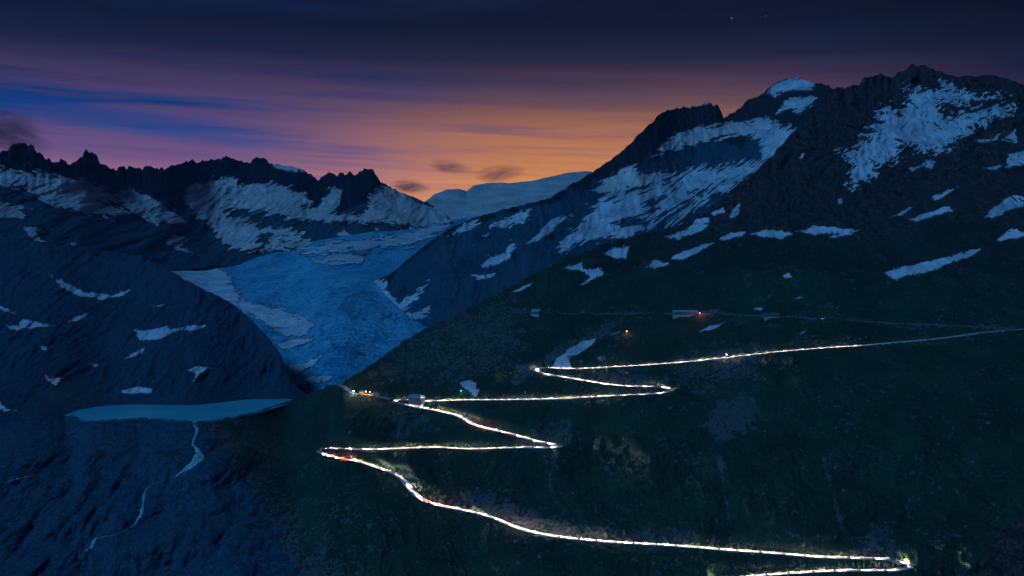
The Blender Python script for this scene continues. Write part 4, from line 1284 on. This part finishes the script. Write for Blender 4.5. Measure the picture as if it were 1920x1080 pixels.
house('hotel', 781, 757.0, R(-30), 27, 13, 12.5, 5.2, 'blue-roofed hotel standing inside the hairpin, its right wall lit', 'hotel', style='mansard', cols=7, rows=4, dz=0.0)
house('mountain_hut', 1006, 590, R(-35), 19, 11, 5.5, 5.0, 'lone hut with pale blue roof on the slope at left of the track', 'hut', wall='wood', cols=4, rows=1)
house('shed', 1285, 592.0, R(-6), 44, 9, 5.0, 4.0, 'long low shed with red light at its right end', 'shed', cols=9, rows=1)
house('barn', 1447, 594.5, R(-4), 24, 8, 4.0, 3.2, 'small low stone barn beside the track', 'barn', wall='wood', roof='roof_dark', cols=5, rows=1)
house('kiosk', 677, 737, R(10), 7, 5, 3.2, 2.2, 'small dark kiosk at the end of the lay-by', 'kiosk', wall='wood', roof='roof_dark', cols=2, rows=1)
house('souvenir_hut', 704, 740, R(-10), 11, 5, 3.0, 2.2, 'low wooden hut beside the lay-by near the hotel', 'hut', wall='wood', roof='roof_dark', cols=3, rows=1)

# ================================================================== lamps seen burning in the photograph
post_me = MB().box(-0.16, 0.16, -0.16, 0.16, -4, 5.0).box(-0.45, 0.45, -0.45, 0.45, -4, 0.25).mesh('post', M['steel'])
hood_me = MB().frustum(-0.75, 0.75, -0.75, 0.75, 6.35, 6.8, 0.45, 0.45).mesh('hood', M['steel'])


def globe_mesh(name, mat, r, zc):
    v, f = [], []
    nu, nv = 12, 7
    for i in range(nv + 1):
        th = math.pi * i / nv
        for j in range(nu):
            ph = 2 * math.pi * j / nu
            v.append((r * math.sin(th) * math.cos(ph), r * math.sin(th) * math.sin(ph), zc + r * math.cos(th)))
    for i in range(nv):
        for j in range(nu):
            f.append((i * nu + j, i * nu + nu + j, i * nu + nu + (j + 1) % nu, i * nu + (j + 1) % nu))
    return new_mesh(name, np.array(v), f, True, [mat])


def lamp(px, py, glow, color, power, label, r=0.75, dz=0.0):
    p = surf_point(F, px, py)
    root = empty('lamp', (p[0], p[1] - 0.5, p[2] + dz), 0, label, 'lamp', 'lamps burning on the hillside')
    link('post', post_me, root)
    link('hood', hood_me, root)
    link('globe', globe_mesh('globe', M[glow], r, 5.65), root)
    ld = bpy.data.lights.new('lamp_light', 'POINT')
    ld.energy = power
    ld.color = color
    ld.shadow_soft_size = r * 1.1
    lo = bpy.data.objects.new('lamp_light', ld)
    lo.parent = root
    lo.location = (0, -1.4, 5.4)
    col.objects.link(lo)


lamp(1175, 627, 'orange_glow', (1.0, 0.55, 0.2), 2500, 'single orange lamp on the meadow above the snow tongue', 0.9)
lamp(864.5, 737, 'cyan_glow', (0.05, 0.8, 0.75), 2500, 'turquoise lamp beside the snow patch right of the hotel', 1.3)
lamp(663, 740, 'white_glow', (0.8, 1.0, 0.8), 9000, 'greenish-white lamp at the far end of the lay-by', 1.0)
lamp(686, 738.5, 'orange_glow', (1.0, 0.5, 0.15), 8000, 'orange lamp beside the kiosk in the lay-by', 1.1)
lamp(693.5, 738, 'orange_glow', (1.0, 0.7, 0.4), 5000, 'smaller warm lamp right of the orange kiosk lamp', 0.7)
lamp(1312, 592.5, 'pink_glow', (1.0, 0.2, 0.25), 6000, 'red lamp against the right end of the long shed', 1.2)
lamp(1362, 674.5, 'white_glow', (1.0, 0.9, 0.7), 3000, 'white lamp just below the straight upper road', 0.8)

# ================================================================== cars on the road with their lamps on
prof = [(-2.15, 0.35), (-2.2, 0.75), (-2.05, 1.0), (-1.35, 1.08), (-0.75, 1.48), (0.55, 1.48), (1.15, 1.05), (1.95, 0.92), (2.2, 0.7), (2.18, 0.35)]
cv, cf, cm = [], [], []
for sy_ in (-0.86, 0.86):
    for x, z in prof:
        cv.append((x, sy_ * (0.86 if z > 1.2 else 1.0), z))
n = len(prof)
for i in range(n):
    k = (i + 1) % n
    cf.append((i, k, n + k, n + i)); cm.append(1 if i in (3, 5) else 0)
cf.append(tuple(range(n))); cm.append(0)
cf.append(tuple(range(2 * n - 1, n - 1, -1))); cm.append(0)


def car_box(x0, x1, y0, y1, z0, z1, mi):
    b0 = len(cv)
    q = MB().box(x0, x1, y0, y1, z0, z1)
    cv.extend(q.v)
    for f_ in q.f:
        cf.append(tuple(i + b0 for i in f_)); cm.append(mi)


for sy_ in (-1, 1):
    car_box(2.12, 2.24, sy_ * 0.62 - 0.2, sy_ * 0.62 + 0.2, 0.6, 0.82, 2)
    car_box(-2.26, -2.14, sy_ * 0.64 - 0.18, sy_ * 0.64 + 0.18, 0.72, 0.92, 3)
    for wx in (-1.35, 1.35):
        b0 = len(cv)
        for yo in (sy_ * 0.7, sy_ * 0.9):
            for a in range(8):
                cv.append((wx + 0.33 * math.cos(a * math.pi / 4), yo, 0.33 + 0.33 * math.sin(a * math.pi / 4)))
        for a in range(8):
            cf.append((b0 + a, b0 + (a + 1) % 8, b0 + 8 + (a + 1) % 8, b0 + 8 + a)); cm.append(4)
        cf.append(tuple(b0 + a for a in range(8))); cm.append(4)
        cf.append(tuple(b0 + 8 + a for a in range(7, -1, -1))); cm.append(4)
car_me = new_mesh('car', np.array(cv), cf, False, [M['car_paint'], M['glass'], M['head_glow'], M['tail_glow'], M['tyre']], cm)

beam_d = bpy.data.lights.new('headlight_beam', 'SPOT')
beam_d.energy = 10000
beam_d.color = (1.0, 0.90, 0.74)
beam_d.spot_size = R(78)
beam_d.spot_blend = 0.8
beam_d.shadow_soft_size = 0.35
bend_d = beam_d.copy()
bend_d.energy = 130000
bend_d.spot_size = R(64)
far_d = bpy.data.lights.new('headlight_long_beam', 'SPOT')
far_d.energy = 1600000
far_d.color = (1.0, 0.90, 0.76)
far_d.spot_size = R(15)
far_d.spot_blend = 1.0
far_d.shadow_soft_size = 0.35
brake_d = bpy.data.lights.new('brake_light_glow', 'POINT')
brake_d.energy = 11000
brake_d.color = (1.0, 0.07, 0.02)
brake_d.shadow_soft_size = 0.4


def car(P, i, direction, label, group, beam=True, brake=False, light=None):
    t_, nr = normals_along(P[max(0, i - 2):i + 3])
    k = min(2, i, len(t_) - 1)
    d_ = t_[k] * direction
    rgt = nr[k] * direction
    p = P[i] + rgt * 2.0
    slope = (P[min(i + 2, len(P) - 1), 2] - P[max(i - 2, 0), 2]) / (np.linalg.norm(P[min(i + 2, len(P) - 1), :2] - P[max(i - 2, 0), :2]) + 1e-6) * direction
    o = link('car', car_me, label=label, cat='car', group=group, loc=(p[0], p[1], p[2] + 0.08))
    o.rotation_euler = (0, -math.atan(slope), math.atan2(d_[1], d_[0]))
    if beam:
        b_ = bpy.data.objects.new('headlight_beam', light or beam_d)
        b_.parent = o
        b_.location = (2.6, 0, 1.1)
        b_.rotation_euler = Vector((1, 0, -0.40)).to_track_quat('-Z', 'Z').to_euler()
        col.objects.link(b_)
        straight = 1.0
        for la in (14, 26, 40, 55, 70, 90, 115):
            ja = min(max(i + direction * la, 0), len(P) - 1)
            ahead = P[ja, :2] - P[i, :2]
            straight = min(straight, float(ahead @ d_[:2]) / (np.linalg.norm(ahead) + 1e-6))
        if light is None and straight < 0.93:             # dipped beam where the road turns away
            b_.data = bend_d
            b_.rotation_euler = Vector((1, 0, -0.48)).to_track_quat('-Z', 'Z').to_euler()
        if light is None and straight >= 0.93:
            b2 = bpy.data.objects.new('headlight_long_beam', far_d)
            b2.parent = o
            b2.location = (2.6, 0, 1.1)
            b2.rotation_euler = Vector((1, 0, -0.058)).to_track_quat('-Z', 'Z').to_euler()
            col.objects.link(b2)
    if beam and brake:
        r_ = bpy.data.objects.new('brake_light_glow', brake_d)
        r_.parent = o
        r_.location = (-2.9, 0, 0.9)
        col.objects.link(r_)
    return o


start = road_index(1612, 648)
brakes = [road_index(*q) for q in ((622, 853), (636, 857), (652, 861), (806, 942), (814, 944), (824, 770.5), (886, 795), (918, 803))]
step_ = 9                                   # road samples are 1.5 m apart
i, way = start + 4, 1
while i < len(road) - 6:
    near_b = min(abs(i - q) for q in brakes) < step_ * 0.5
    car(road, i, way, 'car with its headlights on driving along the winding road', 'cars driving along the winding road', True, near_b)
    way = -way
    i += step_ + random.choice((-1, 0, 0, 1, 2))
dim_d = beam_d.copy()
dim_d.energy = 5000
for px in (1542, 1548):
    k = int(np.abs(track[:, 0] / track[:, 1] - (px - 960) / FPX).argmin())
    car(track, k, 1, 'car with its headlights on driving along the gravel track', 'cars on the gravel track', True, light=dim_d)
k = int(np.abs(lot[:, 0] / lot[:, 1] - (699 - 960) / FPX).argmin())
car(lot, k, -1, 'parked car with its lamps off in the lay-by', None, False)

# ================================================================== grass and shrubs lit along the roadside
tv, tf = [], []
rs = np.random.RandomState(5)
_, nrR = normals_along(road)
dens = fbm(np.arange(len(road)) / 60.0, 0.4, 2.0, 3)
hot = [(600, 640, 830, 860), (655, 720, 855, 885), (730, 880, 828, 846), (940, 985, 830, 842), (978, 1010, 812, 830), (1035, 1075, 825, 842), (990, 1030, 675, 700), (795, 900, 742, 754), (1395, 1440, 655, 670),
       (1240, 1265, 720, 738), (1280, 1400, 1018, 1035), (1480, 1530, 1034, 1046), (1660, 1705, 1040, 1060), (1400, 1590, 1066, 1082)]
for i in range(start, len(road), 1):
    px, py = road_px[i]
    is_hot = any(a <= px <= b_ and c <= py <= d_ for a, b_, c, d_ in hot)
    if rs.rand() > (0.75 if is_hot else 0.13 + 0.3 * max(0.0, dens[i])):
        continue
    for sd_ in (-1, 1):
        up = nrR[i, 1] * sd_ > 0
        if not up and rs.rand() < 0.8:
            continue
        o = HW + 1.0 + rs.rand() * 2.5
        c0 = road[i] + nrR[i] * sd_ * o
        c0 = c0 + np.array([0, 0, -0.5 + (0.9 * (o - HW - 1.0) if up else -0.9 * (o - HW - 1.0))])
        hgt = (1.0 + 1.6 * rs.rand() ** 2) * (1.35 if is_hot else 0.8)
        for _ in range(14):
            a = rs.rand() * 6.283
            rr = rs.rand() * 1.0
            b0 = c0 + np.array([math.cos(a) * rr, math.sin(a) * rr, 0])
            lean = np.array([rs.normal() * 0.35, rs.normal() * 0.35, 1.0]) * hgt * (0.6 + 0.5 * rs.rand())
            wv = np.array([math.cos(a + 1.5), math.sin(a + 1.5), 0]) * 0.16
            n0 = len(tv)
            tv += [b0 - wv, b0 + wv, b0 + lean * 0.6 + wv * 1.5, b0 + lean, b0 + lean * 0.6 - wv * 1.5]
            tf.append((n0, n0 + 1, n0 + 2, n0 + 3, n0 + 4))
link('roadside_grass', new_mesh('roadside_grass', np.array(tv), tf, False, [M['shrub']]), label='tufts of tall grass and shrubs caught by the headlights along the road', cat='grass', kind='stuff')

# ================================================================== boulders and low shrubs strewn over the hillside
ico = [(0, 0, 1), (0.89, 0, 0.45), (0.28, 0.85, 0.45), (-0.72, 0.53, 0.45), (-0.72, -0.53, 0.45), (0.28, -0.85, 0.45), (0.72, 0.53, -0.45), (-0.28, 0.85, -0.45), (-0.89, 0, -0.45), (-0.28, -0.85, -0.45), (0.72, -0.53, -0.45), (0, 0, -1)]
icf = [(0, 1, 2), (0, 2, 3), (0, 3, 4), (0, 4, 5), (0, 5, 1), (1, 6, 2), (2, 7, 3), (3, 8, 4), (4, 9, 5), (5, 10, 1), (6, 7, 2), (7, 8, 3), (8, 9, 4), (9, 10, 5), (10, 6, 1), (11, 7, 6), (11, 8, 7), (11, 9, 8), (11, 10, 9), (11, 6, 10)]
ICO, ICF = np.array(ico), np.array(icf)


def strew(n, name, mat, label, cat, smin, smax, flat, where, seed):
    r_ = np.random.RandomState(seed)
    px = r_.uniform(-40, 1960, n * 3)
    py = r_.uniform(500, 1110, n * 3)
    keep = where(px, py, r_) & (py > poly(F_top, px) + 6)
    px, py = px[keep][:n], py[keep][:n]
    P = surf_point(F, px, py)
    kd = KDTree(len(road))
    for i, q in enumerate(road):
        kd.insert((q[0], q[1], 0), i)
    kd.balance()
    ok = np.array([kd.find((p[0], p[1], 0))[2] > 8.5 for p in P])
    P = P[ok]
    m_ = len(P)
    s_ = smin + (smax - smin) * r_.rand(m_) ** 3
    V = ICO[None] * (1 + 0.28 * r_.normal(size=(m_, 12, 1))) * s_[:, None, None] * np.array([1, 1, flat]) * (1 + 0.25 * r_.normal(size=(m_, 1, 3)))
    a = r_.rand(m_) * 6.283
    c, s = np.cos(a)[:, None], np.sin(a)[:, None]
    V = np.stack([V[..., 0] * c - V[..., 1] * s, V[..., 0] * s + V[..., 1] * c, V[..., 2]], -1) + P[:, None]
    Fc = ICF[None] + (np.arange(m_) * 12)[:, None, None]
    link(name, new_mesh(name, V.reshape(-1, 3), Fc.reshape(-1, 3), False, [M[mat]]), label=label, cat=cat, kind='stuff')


strew(2200, 'boulder_scatter', 'boulder', 'grey boulders strewn over the hillside and slabs', 'boulders', 0.7, 3.8, 0.8,
      lambda px, py, r_: fbm(px / 70, py / 50, 5.0, 4) + 0.25 * r_.normal(size=len(px)) > 0.22, 3)
strew(3500, 'low_shrubs', 'low_shrub', 'dark low alpine shrubs dotted over the grassy hillside', 'shrubs', 0.8, 2.8, 0.6,
      lambda px, py, r_: (fbm(px / 60, py / 45, 15.0, 4) + 0.25 * r_.normal(size=len(px)) > -0.02) & (px > 480), 4)

# ================================================================== small dark clouds in the glow, far behind the ridges
def cloud(px, py, wpx, hpx, Y, dens, label, tilt=0.0):
    kx, kz = ray(px, py)
    sc = Y / FPX
    root = globe_mesh('cloud', None, 1.0, 0.0)
    root.materials.clear()
    m = bpy.data.materials.new('dark_dusk_cloud')
    m.use_nodes = True
    t = NT(m.node_tree)
    o_ = t.node('ShaderNodeOutputMaterial')
    v = t.node('ShaderNodeVolumePrincipled')
    v.inputs['Color'].default_value = (0.30, 0.28, 0.36, 1)
    v.inputs['Anisotropy'].default_value = 0.2
    co = t.node('ShaderNodeTexCoord').outputs['Object']
    ln = t.node('ShaderNodeVectorMath', operation='LENGTH')
    t.put(ln.inputs[0], co)
    fall = t.smooth(ln.outputs['Value'], 0.15, 0.95, 1.0, 0.0)
    nz = t.noise(t.scaled(co, (1.3, 1.0, 2.2)), 1.6, 4.0, 0.6, 0.6)
    d = t.math('MULTIPLY', t.math('MULTIPLY', fall, t.smooth(nz, 0.30, 0.72)), dens / (wpx * sc * 0.5))
    t.put(v.inputs['Density'], d)
    t.put(o_.inputs['Volume'], v.outputs[0])
    root.materials.append(m)
    o = link('cloud', root, label=label, cat='cloud', group='dark clouds above the ridges', loc=(float(kx) * Y, Y, float(kz) * Y))
    o.scale = (wpx * sc * 0.5, wpx * sc * 0.35, hpx * sc * 0.5)
    o.rotation_euler = (0, R(tilt), 0)


cloud(12, 246, 200, 110, 9500, 5.0, 'dark cloud resting on the leftmost peak', 20)
cloud(768, 350, 96, 34, 9500, 4.0, 'dark flat cloud right of the jagged middle peak', 5)
cloud(842, 313, 110, 36, 9500, 2.2, 'faint small dark cloud in the orange glow', 8)
cloud(936, 326, 130, 46, 9500, 2.4, 'smoky dark cloud above the snow dome', -8)

# ================================================================== blue dusk air over the valley
hz = MB().box(-7500, 7500, -200, 8600, -621.5, 900).mesh('haze', M['glass'])
hz.materials.clear()
m = bpy.data.materials.new('blue_haze')
m.use_nodes = True
t = NT(m.node_tree)
o_ = t.node('ShaderNodeOutputMaterial')
v = t.node('ShaderNodeVolumePrincipled')
v.inputs['Color'].default_value = (0.16, 0.60, 1.0, 1)
v.inputs['Density'].default_value = 2.0e-5
v.inputs['Anisotropy'].default_value = 0.0
t.put(o_.inputs['Volume'], v.outputs[0])
hz.materials.append(m)
link('haze', hz, label='thin blue dusk haze filling the valley air', cat='haze', kind='stuff')

# ================================================================== the two stars above the right-hand summit
M['star'] = mat_glow('star_glow', (0.75, 0.85, 1.0, 1), 0.35)
for px, py, r_, lab in ((1372, 34, 11.0, 'brighter of two stars in the dark sky at upper right'), (1436, 30, 7.5, 'fainter star right of the brighter one')):
    kx, kz = ray(px, py)
    link('star', globe_mesh('star', M['star'], r_, 0.0), label=lab, cat='star', group='stars at upper right', loc=(float(kx) * 14000, 14000, float(kz) * 14000))
